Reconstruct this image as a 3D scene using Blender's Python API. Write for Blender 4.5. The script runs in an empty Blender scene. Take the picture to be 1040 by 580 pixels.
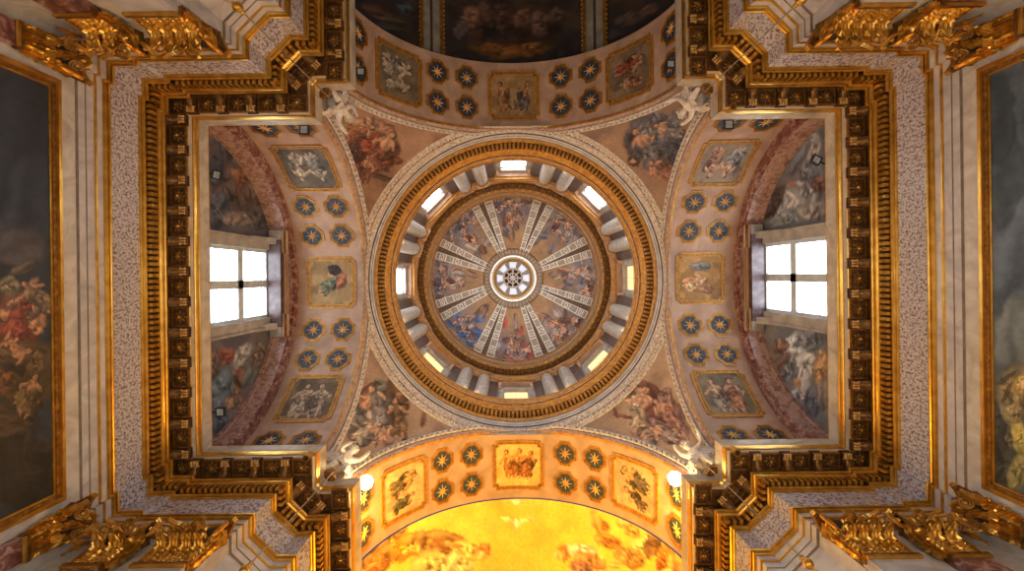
import bpy, math, random
import numpy as np
from mathutils import Matrix, Vector
PI = math.pi
S = bpy.context.scene
COL = S.collection
random.seed(5)
R_ = math.radians

# ------------------------------------------------------------------ camera (frame 1040 x 580)
F = 462.0; VX, VY = 518.0, 280.4; TH = R_(0.7); CX, CY = -0.316, -0.236
def proj(x, y, z):
    """where a point of the building shows in the photograph (arrays allowed)"""
    x = x - CX; y = y - CY
    c, s = math.cos(TH), math.sin(TH)
    return VX + F*(x*c + y*s)/z, VY + F*(-x*s + y*c)/z
cam_d = bpy.data.cameras.new('camera'); cam = bpy.data.objects.new('camera', cam_d); COL.objects.link(cam)
cam_d.sensor_width = 36; cam_d.lens = F/1040*36
cam_d.shift_x = (520-VX)/1040; cam_d.shift_y = -(290-VY)/1040
cam_d.clip_end = 300; cam_d.clip_start = 0.05
c, s = math.cos(TH), math.sin(TH)
cam.matrix_world = Matrix(((c, s, 0, CX), (s, -c, 0, CY), (0, 0, -1, 0), (0, 0, 0, 1)))
S.camera = cam

# ------------------------------------------------------------------ materials
def lin(c):
    return tuple(((v/255)/12.92 if v/255 <= .04045 else ((v/255+.055)/1.055)**2.4) for v in c)
def new_mat(name):
    m = bpy.data.materials.new(name); m.use_nodes = True
    nt = m.node_tree; b = nt.nodes['Principled BSDF']
    return m, nt, b
def N(nt, t, **kw):
    n = nt.nodes.new(t)
    for k, v in kw.items():
        if k in n.inputs: n.inputs[k].default_value = v
        else: setattr(n, k, v)
    return n
def ramp(nt, stops):
    r = nt.nodes.new('ShaderNodeValToRGB'); e = r.color_ramp.elements
    while len(e) > 1: e.remove(e[-1])
    e[0].position = stops[0][0]; e[0].color = (*lin(stops[0][1]), 1)
    for p, c_ in stops[1:]:
        q = e.new(p); q.color = (*lin(c_), 1)
    return r
def noise_mat(name, stops, scale=3, detail=6, rough=.6, metal=0, bump=.0, bscale=None, distort=0, spec=.4, coord='Object', rough2=None):
    m, nt, b = new_mat(name)
    tc = N(nt, 'ShaderNodeTexCoord'); geo = N(nt, 'ShaderNodeNewGeometry')
    src = geo.outputs['Position'] if coord == 'World' else tc.outputs['Object']
    n = N(nt, 'ShaderNodeTexNoise', Scale=scale, Detail=detail, Distortion=distort)
    nt.links.new(src, n.inputs['Vector'])
    r = ramp(nt, stops); nt.links.new(n.outputs['Fac'], r.inputs['Fac'])
    nt.links.new(r.outputs['Color'], b.inputs['Base Color'])
    b.inputs['Roughness'].default_value = rough; b.inputs['Metallic'].default_value = metal
    b.inputs['Specular IOR Level'].default_value = spec
    if bump:
        n2 = N(nt, 'ShaderNodeTexNoise', Scale=bscale or scale*4, Detail=4)
        nt.links.new(src, n2.inputs['Vector'])
        bp = N(nt, 'ShaderNodeBump', Strength=bump, Distance=.05)
        nt.links.new(n2.outputs['Fac'], bp.inputs['Height']); nt.links.new(bp.outputs['Normal'], b.inputs['Normal'])
    return m
M = {}
M['gold'] = noise_mat('gilding', [(.3, (190, 138, 54)), (.5, (210, 160, 70)), (.75, (230, 184, 92))], 3, 5, .28, .85, .06, 24, coord='World')
M['gold_dark'] = noise_mat('dark_gilding', [(.3, (92, 62, 26)), (.55, (138, 96, 42)), (.75, (178, 130, 62))], 7, 6, .42, .6, .25, 30, coord='World')
M['goldm'] = noise_mat('matt_gilding', [(.3, (152, 104, 44)), (.5, (180, 128, 58)), (.75, (206, 154, 80))], 5, 5, .5, .35, .08, 24, coord='World')
M['bronze'] = noise_mat('dark_gilt_bronze', [(.3, (66, 44, 26)), (.6, (104, 70, 38)), (.8, (150, 104, 54))], 6, 6, .45, .45, .3, 30, coord='World')
M['white'] = noise_mat('white_marble', [(.25, (176, 166, 156)), (.5, (204, 196, 186)), (.75, (224, 218, 210))], 1.3, 8, .35, 0, 0, None, 1.5, coord='World')
M['corona'] = noise_mat('warm_white_cornice', [(.25, (158, 140, 120)), (.5, (184, 168, 148)), (.75, (206, 192, 172))], 1.6, 7, .4, 0, 0, None, 1.0, coord='World')
M['pale'] = noise_mat('pale_grey_marble', [(.25, (158, 150, 150)), (.5, (190, 182, 180)), (.75, (214, 206, 202))], 1.1, 8, .35, 0, 0, None, 1.5, coord='World')
M['cream'] = noise_mat('cream_stucco', [(.3, (158, 128, 110)), (.55, (180, 148, 128)), (.8, (196, 166, 144))], 1.2, 8, .75, 0, .15, 18, .6, coord='World')
M['stucco'] = noise_mat('white_stucco', [(.3, (168, 146, 132)), (.5, (208, 192, 178)), (.75, (232, 222, 210))], 7, 5, .6, 0, .5, 16, coord='World')
M['statue'] = noise_mat('plaster_figure', [(.3, (196, 180, 164)), (.6, (226, 216, 204))], 4, 5, .5, 0, .15, 20)
M['frieze'] = noise_mat('speckled_breccia_marble', [(.32, (118, 92, 94)), (.42, (150, 132, 134)), (.5, (186, 176, 179)), (.6, (212, 208, 212)), (.72, (168, 154, 156))], 12, 14, .2, 0, 0, None, .3, coord='World', spec=.6)
M['purple'] = noise_mat('red_breccia_marble', [(.3, (84, 46, 42)), (.45, (122, 76, 68)), (.55, (150, 104, 94)), (.62, (196, 164, 150)), (.7, (120, 74, 66))], 3.2, 12, .3, 0, 0, None, 1.0, coord='World', spec=.5)
M['purple_pale'] = noise_mat('pale_red_breccia', [(.3, (122, 84, 78)), (.45, (158, 120, 110)), (.6, (190, 160, 148)), (.7, (150, 110, 102))], 4, 12, .3, 0, 0, None, 1.0, coord='World', spec=.5)
M['dark_marble'] = noise_mat('dark_violet_marble', [(.3, (58, 44, 46)), (.55, (84, 66, 66)), (.8, (120, 100, 96))], 3, 8, .3, 0, coord='World')
M['grey'] = noise_mat('grey_marble', [(.3, (132, 126, 124)), (.5, (170, 164, 160)), (.75, (200, 194, 188))], 2.5, 8, .35, 0, 0, None, 2, coord='World')
M['taupe'] = noise_mat('taupe_stucco', [(.3, (112, 98, 84)), (.7, (146, 130, 112))], 3, 6, .7, coord='World')
M['brown'] = noise_mat('recess_shade_brown', [(.3, (50, 36, 28)), (.7, (76, 56, 42))], 3, 6, .7, coord='World')  # dark brown that paints shade into recesses and grooves
M['blue'] = noise_mat('blue_enamel_field', [(.3, (36, 45, 60)), (.6, (50, 62, 80)), (.8, (64, 77, 94))], 6, 6, .6, coord='World')
M['stargold'] = noise_mat('pale_gilding', [(.3, (196, 142, 72)), (.7, (236, 192, 116))], 6, 6, .5, .15, coord='World')
M['winframe'] = noise_mat('painted_window_frame', [(.3, (170, 178, 184)), (.7, (198, 204, 208))], 3, 4, .5)
M['stone'] = noise_mat('window_stone', [(.3, (140, 134, 128)), (.6, (172, 164, 156)), (.8, (196, 188, 178))], 1.6, 8, .6, 0, .1, 20, coord='World')
M['floor'] = noise_mat('floor_marble', [(.4, (150, 136, 120)), (.6, (190, 178, 164))], 1.2, 6, .3, coord='World')
M['ribgrey'] = noise_mat('rib_grey_field', [(.3, (136, 126, 114)), (.7, (172, 160, 146))], 3, 6, .7, coord='World')
M['ribwhite'] = noise_mat('rib_white_edge', [(.3, (212, 206, 196)), (.7, (236, 230, 222))], 3, 6, .7, coord='World')
M['gapbrown'] = noise_mat('brown_gap', [(.3, (82, 62, 52)), (.7, (112, 86, 70))], 3, 6, .7, coord='World')
M['black'] = noise_mat('black_lamp_body', [(.3, (20, 20, 22)), (.7, (34, 34, 36))], 5, 3, .5)
M['cord'] = noise_mat('steel_cord', [(.3, (120, 108, 96)), (.7, (170, 156, 140))], 5, 3, .4, .5)
M['dull'] = noise_mat('dark_nave_moulding', [(.3, (110, 106, 98)), (.7, (146, 140, 128))], 2, 6, .6, coord='World')
M['lampglass'] = noise_mat('lamp_glass', [(.3, (150, 160, 170)), (.7, (190, 198, 206))], 5, 3, .15)
def emis(name, col, st):
    m, nt, b = new_mat(name)
    b.inputs['Base Color'].default_value = (*col, 1); b.inputs['Roughness'].default_value = .3
    b.inputs['Emission Color'].default_value = (*col, 1); b.inputs['Emission Strength'].default_value = st
    # faint leading of the panes
    return m
M['day'] = emis('daylit_glass', (.82, .91, 1.0), 11.0)
M['day_drum'] = emis('daylit_drum_glass', (.92, .96, 1.0), 14.0)
M['warm_pane'] = emis('self_glowing_blind', (1.0, .64, .28), 1.2)  # blinds glow by themselves in place of warm lamplight on them
M['lantern_pane'] = emis('lantern_glass', (.86, .9, 1.0), .42)
M['lantern_glow'] = emis('lantern_lower_glass', (1.0, .97, .9), .9)
M['bulb'] = emis('burning_lamp', (1.0, .84, .46), 45.0)
def col_mat(name, rough=.7, bump=.1, spec=.25):
    m, nt, b = new_mat(name)
    a = N(nt, 'ShaderNodeAttribute'); a.attribute_name = 'Col'
    g = N(nt, 'ShaderNodeNewGeometry')
    n = N(nt, 'ShaderNodeTexNoise', Scale=7.0, Detail=8.0); nt.links.new(g.outputs['Position'], n.inputs['Vector'])
    mr = N(nt, 'ShaderNodeMapRange'); mr.inputs['To Min'].default_value = .72; mr.inputs['To Max'].default_value = 1.28
    nt.links.new(n.outputs['Fac'], mr.inputs['Value'])
    mx = N(nt, 'ShaderNodeVectorMath', operation='SCALE')
    nt.links.new(a.outputs['Color'], mx.inputs[0]); nt.links.new(mr.outputs['Result'], mx.inputs['Scale'])
    nt.links.new(mx.outputs['Vector'], b.inputs['Base Color'])
    b.inputs['Roughness'].default_value = rough; b.inputs['Specular IOR Level'].default_value = spec
    return m
M['fresco'] = col_mat('fresco_paint')
M['oil'] = col_mat('oil_paint', .45, .1, .4)

# ------------------------------------------------------------------ mesh building
class MB:
    def __init__(self): self.v = []; self.f = []; self.m = []; self.mats = []
    def mi(self, mat):
        if mat not in self.mats: self.mats.append(mat)
        return self.mats.index(mat)
    def quadgrid(self, P, mat, closeu=False, closev=False, flip=False):
        """P[i][j] -> points"""
        b = len(self.v); nu = len(P); nv = len(P[0]); k = self.mi(mat)
        for r in P: self.v.extend([tuple(q) for q in r])
        for i in range(nu if closeu else nu-1):
            for j in range(nv if closev else nv-1):
                a = b+i*nv+j; c_ = b+((i+1) % nu)*nv+j; d = b+((i+1) % nu)*nv+(j+1) % nv; e = b+i*nv+(j+1) % nv
                self.f.append((a, e, d, c_) if flip else (a, c_, d, e)); self.m.append(k)
        return self
    def poly(self, pts, mat):
        b = len(self.v); self.v.extend([tuple(p) for p in pts]); self.f.append(tuple(range(b, b+len(pts)))); self.m.append(self.mi(mat)); return self
    def prism(self, pts, fn, w0, w1, mat):
        """pts 2-D outline, fn(u,v,w)->xyz"""
        n = len(pts); b = len(self.v); k = self.mi(mat)
        for w in (w0, w1): self.v.extend([tuple(fn(p[0], p[1], w)) for p in pts])
        for i in range(n):
            j = (i+1) % n; self.f.append((b+i, b+j, b+n+j, b+n+i)); self.m.append(k)
        self.f.append(tuple(range(b+n-1, b-1, -1))); self.m.append(k)
        self.f.append(tuple(range(b+n, b+2*n))); self.m.append(k)
        return self
    def ring(self, outer, inner, fn, w0, w1, mat):
        """frame between two outlines of equal count"""
        n = len(outer)
        P = [[fn(p[0], p[1], w0) for p in outer], [fn(p[0], p[1], w1) for p in outer],
             [fn(p[0], p[1], w1) for p in inner], [fn(p[0], p[1], w0) for p in inner]]
        return self.quadgrid(P, mat, closeu=True, closev=True)
    def box(self, c_, s_, mat, rz=0, fn=None):
        hx, hy, hz = s_[0]/2, s_[1]/2, s_[2]/2; cr, sr = math.cos(rz), math.sin(rz)
        b = len(self.v); k = self.mi(mat)
        for dz in (-hz, hz):
            for dx, dy in ((-hx, -hy), (hx, -hy), (hx, hy), (-hx, hy)):
                p = (c_[0]+dx*cr-dy*sr, c_[1]+dx*sr+dy*cr, c_[2]+dz)
                self.v.append(tuple(fn(*p)) if fn else p)
        for q in ((0, 3, 2, 1), (4, 5, 6, 7), (0, 1, 5, 4), (1, 2, 6, 5), (2, 3, 7, 6), (3, 0, 4, 7)):
            self.f.append(tuple(b+i for i in q)); self.m.append(k)
        return self
    def lathe(self, prof, mat, segs=48, a0=0, a1=2*PI, cx=0, cy=0, mats=None):
        full = abs(a1-a0-2*PI) < 1e-6
        angs = [a0+(a1-a0)*i/segs for i in range(segs if full else segs+1)]
        for q in range(len(prof)-1):
            mm = mats[q] if mats else mat
            P = [[(cx+r*math.cos(a), cy+r*math.sin(a), z) for a in angs] for r, z in (prof[q], prof[q+1])]
            self.quadgrid(P, mm, closev=full)
        return self
    def tube(self, pts, rad, mat, segs=8, closed=False):
        pts = [Vector(p) for p in pts]; n = len(pts); rows = []
        rad = rad if hasattr(rad, '__len__') else [rad]*n
        up = Vector((0, 0, 1))
        for i, p in enumerate(pts):
            a = pts[(i-1) % n] if (closed or i > 0) else p; b_ = pts[(i+1) % n] if (closed or i < n-1) else p
            t = (b_-a).normalized()
            u = t.cross(up)
            if u.length < 1e-3: u = t.cross(Vector((1, 0, 0)))
            u.normalize(); w = t.cross(u).normalized()
            rows.append([p+u*(rad[i]*math.cos(2*PI*k/segs))+w*(rad[i]*math.sin(2*PI*k/segs)) for k in range(segs)])
        self.quadgrid(rows, mat, closeu=closed, closev=True)
        if not closed:
            self.poly(rows[0], mat); self.poly(rows[-1], mat)
        return self
    def ball(self, c_, r, mat, seg=12, sc=(1, 1, 1)):
        P = []
        for i in range(seg//2+1):
            t = PI*i/(seg//2)
            P.append([(c_[0]+sc[0]*r*math.sin(t)*math.cos(2*PI*j/seg), c_[1]+sc[1]*r*math.sin(t)*math.sin(2*PI*j/seg), c_[2]+sc[2]*r*math.cos(t)) for j in range(seg)])
        return self.quadgrid(P, mat, closev=True, flip=True)
    def mesh(self, name, smooth=False):
        me = bpy.data.meshes.new(name); me.from_pydata(self.v, [], self.f)
        for m in self.mats: me.materials.append(m)
        me.polygons.foreach_set('material_index', self.m)
        if smooth: me.polygons.foreach_set('use_smooth', [True]*len(self.f))
        me.validate(); me.update()
        return me
    def obj(self, name, parent=None, smooth=False, label=None, cat=None, group=None, kind=None, mw=None):
        o = bpy.data.objects.new(name, self.mesh(name, smooth)); COL.objects.link(o)
        if parent: o.parent = parent
        tag(o, label, cat, group, kind)
        if mw is not None: o.matrix_local = mw
        return o
def tag(o, label=None, cat=None, group=None, kind=None):
    if label: o['label'] = label
    if cat: o['category'] = cat
    if group: o['group'] = group
    if kind: o['kind'] = kind
    return o
def empty(name, loc=(0, 0, 0), rz=0, label=None, cat=None, group=None, kind=None):
    o = bpy.data.objects.new(name, None); COL.objects.link(o); o.location = loc; o.rotation_euler = (0, 0, rz)
    o.empty_display_size = .2
    return tag(o, label, cat, group, kind)
def inst(src, parent, mw):
    o = src.copy(); COL.objects.link(o); o.parent = parent; o.matrix_local = mw; return o
def linkmesh(name, me, parent, mw):
    o = bpy.data.objects.new(name, me); COL.objects.link(o)
    if parent: o.parent = parent
    o.matrix_local = mw; return o
def struct(mb, name, label, smooth=False, parent=None):
    if parent: return mb.obj(name, parent, smooth)
    return mb.obj(name, None, smooth, label=label, kind='structure', cat='building part')

# ------------------------------------------------------------------ procedural painting (numpy) -> colour attribute
def vnoise(x, y, seed=0):
    xi = np.floor(x).astype(np.int64); yi = np.floor(y).astype(np.int64); fx = x-xi; fy = y-yi
    fx = fx*fx*(3-2*fx); fy = fy*fy*(3-2*fy)
    def h(a, b):
        n = (a*374761393 + b*668265263 + seed*1442695041) & 0x7fffffff
        n = ((n ^ (n >> 13))*1274126177) & 0x7fffffff
        return ((n ^ (n >> 16)) & 0xffff)/65535.0
    return (h(xi, yi)*(1-fx)+h(xi+1, yi)*fx)*(1-fy)+(h(xi, yi+1)*(1-fx)+h(xi+1, yi+1)*fx)*fy
def fbm(x, y, seed=0, o=4):
    t = 0; a = .5
    for k in range(o): t = t+a*vnoise(x*2**k+k*17.3, y*2**k+k*9.1, seed+k); a *= .5
    return t/(1-.5**o)
def LC(c_): return np.array(lin(c_))
def smst(a, b, x):
    t = np.clip((x-a)/(b-a), 0, 1); return t*t*(3-2*t)
def blob(C, x, y, b, seed, warp=.3):
    """b = (cx, cy, rx, ry, angle_deg, rgb, opacity, folds)"""
    cx, cy, rx, ry, ang, rgb = b[:6]; op = b[6] if len(b) > 6 else 1; fold = b[7] if len(b) > 7 else .35
    s_ = max(rx, ry); sel = (abs(x-cx) < 1.6*s_) & (abs(y-cy) < 1.6*s_)
    if not sel.any(): return
    X = x[sel]-cx; Y = y[sel]-cy; mn = min(rx, ry)
    wx = (fbm((X+cx)/mn*.9, (Y+cy)/mn*.9, seed)-.5)*warp*2*mn; wy = (fbm((X+cx)/mn*.9+40, (Y+cy)/mn*.9, seed+3)-.5)*warp*2*mn
    X = X+wx; Y = Y+wy; a = R_(ang); u = X*math.cos(a)+Y*math.sin(a); v = -X*math.sin(a)+Y*math.cos(a)
    d = (u/rx)**2+(v/ry)**2
    al = (1-smst(.7, 1.15, d))*op
    if rx >= ry: a1, a2 = v/ry, u/rx
    else: a1, a2 = u/rx, v/ry
    f = np.sin(a1*4.6+a2*1.1+6*(fbm(a2*1.3+seed, a1*.7-seed, seed+9, 3)-.5)+seed*1.3)
    sh = 1+fold*f*.9-.28*np.clip((X+Y*1.2)/(mn*1.6), -1, 1)+.35*(fbm(u/mn*3, v/mn*3, seed+2, 3)-.5)
    edge = smst(.5, .95, d)*.4
    colr = LC(rgb)[None, :]*(sh*(1-edge))[:, None]
    C[sel] = C[sel]*(1-al[:, None])+colr*al[:, None]
def figure(x, y, s_, ang, robe, skin=(196, 150, 122), cloak=None, seed=1, flip=1):
    """list of blobs for a draped figure; s_ = height, ang = rotation (0 = head up in the picture)"""
    rnd = random.Random(seed); cloak = cloak or tuple(int(v*.7) for v in robe)
    dark = tuple(int(v*.5) for v in skin)
    L = [(.13, .02, .12, .30, 20, cloak), (-.02, .2, .17, .27, -8, robe), (.06, .34, .2, .13, 20, robe), (-.09, .3, .06, .2, 12, tuple(min(255, int(v*1.2)) for v in robe)),
         (0, -.17, .12, .17, rnd.uniform(-15, 15), robe if rnd.random() < .5 else skin), (-.15, -.17, .045, .15, rnd.uniform(20, 60), skin), (.15, -.2, .045, .14, rnd.uniform(-60, -20), skin),
         (-.24, -.08, .04, .09, rnd.uniform(-40, 80), skin), (.02, -.40, .085, .095, 10, dark), (.0, -.385, .062, .075, 0, skin), (-.05, .46, .035, .1, rnd.uniform(-20, 20), skin), (.1, .48, .035, .09, 20, skin)]
    a = R_(ang); out = []
    for q in L:
        u, v = q[0]*flip*s_, q[1]*s_
        out.append((x+u*math.cos(a)-v*math.sin(a), y+u*math.sin(a)+v*math.cos(a), q[2]*s_, q[3]*s_, q[4]*flip+ang, q[5], 1, .38))
    return out
def paint(base, var, blobs, scale=18, seed=0, gain=1.0, warp=.42):
    """colour function of picture coordinates"""
    def fn(x, y):
        n1 = fbm(x/scale, y/scale, seed, 5); n2 = fbm(x/scale*2.3+50, y/scale*2.3, seed+5, 4)
        C = np.zeros((len(x), 3)); C[:] = LC(base)
        for k, vcol in enumerate(var):
            n = fbm(x/scale+31*k, y/scale-17*k, seed+20+k, 4)
            C = C+(LC(vcol)-C)*smst(.48, .68, n)[:, None]*.8
        C = C*(.75+.5*n2)[:, None]
        rr = random.Random(seed*13+5)
        for i, b in enumerate(blobs):
            blob(C, x, y, b, seed*7+i, warp)
            mnr = min(b[2], b[3])
            if mnr >= 6.5 and (len(b) < 7 or b[6] > .8):       # folds, limbs and shadows inside the larger shapes
                for q in range(12):
                    t = rr.uniform(0, 2*PI); d = rr.uniform(0, .75); k = rr.choice((.5, .62, .8, 1.2, 1.35))
                    tint = rr.choice(((1, 1, 1), (1.04, .98, .93), (.97, 1, 1.04)))
                    blob(C, x, y, (b[0]+b[2]*d*math.cos(t), b[1]+b[3]*d*math.sin(t), mnr*rr.uniform(.09, .2), mnr*rr.uniform(.35, .8), rr.uniform(0, 180), tuple(min(235, v*k*w) for v, w in zip(b[5], tint)), .8, .3), seed*11+i*9+q, .5)
        return C*gain
    return fn
def paint_mesh(o, fn, coords=None):
    me = o.data; n = len(me.vertices); co = np.empty(n*3); me.vertices.foreach_get('co', co); co = co.reshape(-1, 3)
    x, y = coords if coords is not None else proj(co[:, 0], co[:, 1], co[:, 2])
    C = np.clip(fn(np.asarray(x, float), np.asarray(y, float)), .003, .95)
    at = me.color_attributes.new('Col', 'FLOAT_COLOR', 'POINT')
    at.data.foreach_set('color', np.c_[C, np.ones(n)].astype(np.float32).ravel())

# ------------------------------------------------------------------ key sizes
XW, YW = 12.83, 7.2          # frieze planes of the side arms / half width of every arm
PL = 8.2                     # plane of the four great arches
AR, ZS = 7.0, 17.5           # radius and springing of the great arches
AEND = 11.7                  # outer end of the coffered bands
NEND = 19.0                  # nave end
ZC = 17.3
FLOORZ = -1.6

# ------------------------------------------------------------------ floor and walls
b = MB(); b.box((0, 0, FLOORZ-.1), (30, 44, .2), M['floor']); struct(b, 'floor', 'pale marble church floor')
def wallbox(name, label, parts):
    b = MB()
    for c_, s_ in parts: b.box(c_, s_, M['white'])
    return struct(b, name, label)
ht = 13.25-FLOORZ; zc_ = (13.25+FLOORZ)/2
for sx, nm in ((-1, 'left'), (1, 'right')):
    wallbox('wall_%s' % nm, 'white marble %s transept end wall' % nm, [((sx*13.13, 0, zc_), (.4, 15.2, ht))])
    for sy, nv in ((-1, 'upper'), (1, 'lower')):
        wallbox('wall_%s_%s_side' % (nm, nv), 'white marble side wall of the %s transept, %s in the photo' % (nm, nv), [((sx*11.0, sy*(YW+.3), zc_), (4.02, .4, ht))])
        # pier with its chamfered face
        b = MB(); q = .1
        pts = [(8.6, YW+.1), (8.6, 7.76), (7.76, 8.6), (YW+.1, 8.6), (YW+.1, 9.0), (9.0, 9.0), (9.0, YW+.1)]
        b.prism([(sx*p[0], sy*p[1]) for p in pts], lambda u, v, w: (u, v, w), FLOORZ, 13.25, M['pale'])
        struct(b, 'wall_pier_%s_%s' % (nv, nm), 'chamfered grey marble crossing pier, %s %s' % (nv, nm))
    wallbox('wall_nave_%s' % nm, 'white marble nave wall, %s side' % nm, [((sx*(YW+.3), -(9+NEND)/2, zc_), (.4, NEND-8.98, ht))])
    wallbox('wall_choir_%s' % nm, 'white marble choir wall, %s side' % nm, [((sx*(YW+.3), (9+12.2)/2, zc_), (.4, 12.2-8.98, ht))])
b = MB(); b.box((0, -NEND-.2, 11.5), (15.6, .4, 28), M['white']); struct(b, 'wall_front', 'nave end wall')
b = MB(); b.lathe([(6.9, FLOORZ), (6.9, 17.5)], M['white'], 40, 0, PI, 0, 12.0)
b.box((-7.25, 12.1, 8), (.8, .3, 19), M['white']); b.box((7.25, 12.1, 8), (.8, .3, 19), M['white']); struct(b, 'wall_apse', 'curved apse wall')

# ------------------------------------------------------------------ entablature
PROF = [(-.12, 13.15, 'pale'), (-.12, 13.25, 'taupe'), (-.03, 13.27, 'pale'), (-.03, 13.48, 'taupe'), (.0, 13.5, 'pale'), (.0, 13.74, 'gold'), (.045, 13.75, 'gold'), (.045, 13.80, 'pale'),
        (.045, 13.985, 'gold'), (.075, 13.985, 'gold'), (.115, 14.0, 'gold'), (.135, 14.03, 'gold'), (.13, 14.06, 'brown'), (.11, 14.065, 'brown'), (.12, 14.075, 'gold'), (.165, 14.08, 'gold'), (.175, 14.11, 'gold'), (.175, 14.14, 'gold_dark'), (.15, 14.17, 'gold_dark'), (.0, 14.2, 'frieze'),  # brown and dark gilt strips paint shade lines into the mouldings
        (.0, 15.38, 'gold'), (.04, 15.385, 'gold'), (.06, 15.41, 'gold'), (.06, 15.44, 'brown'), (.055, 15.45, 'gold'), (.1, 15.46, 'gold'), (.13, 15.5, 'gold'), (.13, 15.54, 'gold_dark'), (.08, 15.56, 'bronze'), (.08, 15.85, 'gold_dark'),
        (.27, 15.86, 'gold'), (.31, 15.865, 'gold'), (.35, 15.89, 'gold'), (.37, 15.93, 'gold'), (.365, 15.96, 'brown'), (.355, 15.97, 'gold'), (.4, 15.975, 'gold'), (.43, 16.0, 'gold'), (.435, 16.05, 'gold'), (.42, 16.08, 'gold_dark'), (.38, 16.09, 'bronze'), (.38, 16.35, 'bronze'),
        (.98, 16.35, 'gold'), (1.0, 16.36, 'corona'), (1.0, 16.56, 'gold_dark'), (1.0, 16.60, 'gold'), (1.03, 16.62, 'gold'), (1.045, 16.70, 'gold'), (1.03, 16.78, 'gold'), (1.05, 16.84, 'gold_dark'), (1.03, 16.88, 'corona'), (1.04, 17.0, 'corona'), (1.06, 17.04, 'corona'),
        (1.08, 17.12, 'corona'), (1.12, 17.26, 'gold'), (1.12, 17.3, 'corona'), (-.6, 17.32, None)]
PX = 8.5
def qpt(i, p):
    """plan vertex i of the (+,+) quadrant path offset by p"""
    if i == 0: return (XW-p, YW-p)
    if i == 1: return (PX-p, YW-p)
    if i == 4: return (YW-p, PX-p)
    x = PX-p; y = 16.22-p*math.sqrt(2)-x
    if y > x: y = x
    return (x, y) if i == 2 else (y, x)
def entab(name, label, ptsfn, nsub=1):
    """ptsfn(p) -> list of plan points; parts: architrave, frieze, cornice"""
    root = empty(name, (0, 0, 0), 0, label, 'entablature', kind='structure')
    fz = [k for k, q in enumerate(PROF) if q[2] == 'frieze'][0]
    groups = {'architrave': range(0, fz), 'frieze': range(fz, fz+1), 'cornice': range(fz+1, len(PROF)-1)}
    for g, rg in groups.items():
        b = MB()
        for q in rg:
            P = [[(*xy, PROF[k][1]) for xy in ptsfn(PROF[k][0], .13 if PROF[k][1] < 16.085 else 0.0)] for k in (q, q+1)]
            b.quadgrid(P, M[PROF[q][2]])
        b.obj(g, root)
    return root
# one rosette coffer and one modillion, local frame: +y points out from the wall (towards p), z up, soffit at z=0
def rosette_mesh():
    b = MB()
    o = [(-.36, -.3), (.36, -.3), (.36, .3), (-.36, .3)]; i = [(-.3, -.24), (.3, -.24), (.3, .24), (-.3, .24)]
    f = lambda u, v, w: (u, v, w)
    b.ring(o, i, f, 0, -.07, M['gold_dark']); b.poly([(x, y, -.01) for x, y in i], M['bronze'])
    for ring_, n, r, ln, z in ((0, 8, .13, .11, -.05), (1, 6, .07, .08, -.1)):
        for k in range(n):
            a = 2*PI*k/n+ring_*.3; ca, sa = math.cos(a), math.sin(a); P = []
            for u in range(4):
                t = u/3; w = .055*math.sin(PI*(.25+.7*t)); rr = r-ln*.4+ln*t*1.25; zz = z-.035*math.sin(PI*t)
                P.append([(ca*rr-sa*q*w, sa*rr+ca*q*w, zz+.02*abs(q)) for q in (-1, 0, 1)])
            b.quadgrid(P, M['gold_dark'])
    b.ball((0, 0, -.12), .055, M['gold'], 8)
    return b.mesh('rosette')
def modillion_mesh():
    b = MB(); w = .15
    side = [(-.02, 0), (-.02, -.3), (.05, -.33), (.14, -.3), (.26, -.2), (.38, -.14), (.48, -.16), (.56, -.2), (.6, -.14), (.6, 0)]
    b.prism(side, lambda u, v, q: (q, u, v), -w, w, M['bronze'])
    for sx in (-1, 1):
        b.tube([(sx*w, .06+.08*math.cos(t)*(1-t/9), -.17+.1*math.sin(t)*(1-t/9)) for t in [k*.7 for k in range(12)]], .022, M['gold_dark'], 6)
    b.box((0, .3, -.0), (.38, .66, .05), M['bronze'])
    for k in (-1, 0, 1): b.box((k*.095, .51, -.19), (.06, .16, .07), M['stargold'])  # pale gilding colours in the lit end of the dark modillion
    b.box((0, .4, -.17), (.3, .03, .06), M['stargold'])
    P = []
    for i in range(7):
        t = i/6; P.append([(q*.11*(1-.5*t), .08+.42*t, -.3+.14*t-.03*(1-q*q)-(.05 if i == 6 else 0)) for q in (-1, -.5, 0, .5, 1)])
    b.quadgrid(P, M['gold_dark'])
    return b.mesh('modillion')
RO, MO = rosette_mesh(), modillion_mesh()
def along(root, p0, d, nrm, ros, mods):
    """d = direction along the wall, nrm = out of the wall; ros / mods = distances from p0"""
    for nm, me, L, off, z in (('rosette', RO, ros, .68, 16.35), ('modillion', MO, mods, .40, 16.34)):
        for t in L:
            x = p0[0]+d[0]*t+nrm[0]*off; y = p0[1]+d[1]*t+nrm[1]*off
            xx = Vector((nrm[1], -nrm[0], 0)); mw = Matrix(((xx.x, nrm[0], 0, x), (xx.y, nrm[1], 0, y), (0, 0, 1, z), (0, 0, 0, 1)))
            linkmesh(nm, me, root, mw)
def dentils(root, p0, p1, nrm, pitch=.2):
    d = Vector(p1)-Vector(p0); L = d.length; n = max(1, int(L/pitch)); d.normalize(); b = MB(); rz = math.atan2(d.y, d.x)
    for k in range(n):
        t = (k+.5)*L/n; c_ = Vector(p0)+d*t+Vector(nrm)*.17
        if abs(c_.x) > (11.7 if abs(nrm[1]) > .9 else 99) or (abs(nrm[0]) > .9 and abs(c_.x) > 12 and abs(c_.y) > 6.25): c_ = c_+Vector(nrm)*.13
        b.box((c_.x, c_.y, 15.715), (pitch*.56, .2, .27), M['gold'], rz)
    b.obj('dentil_course', root)
tn = 0
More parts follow.
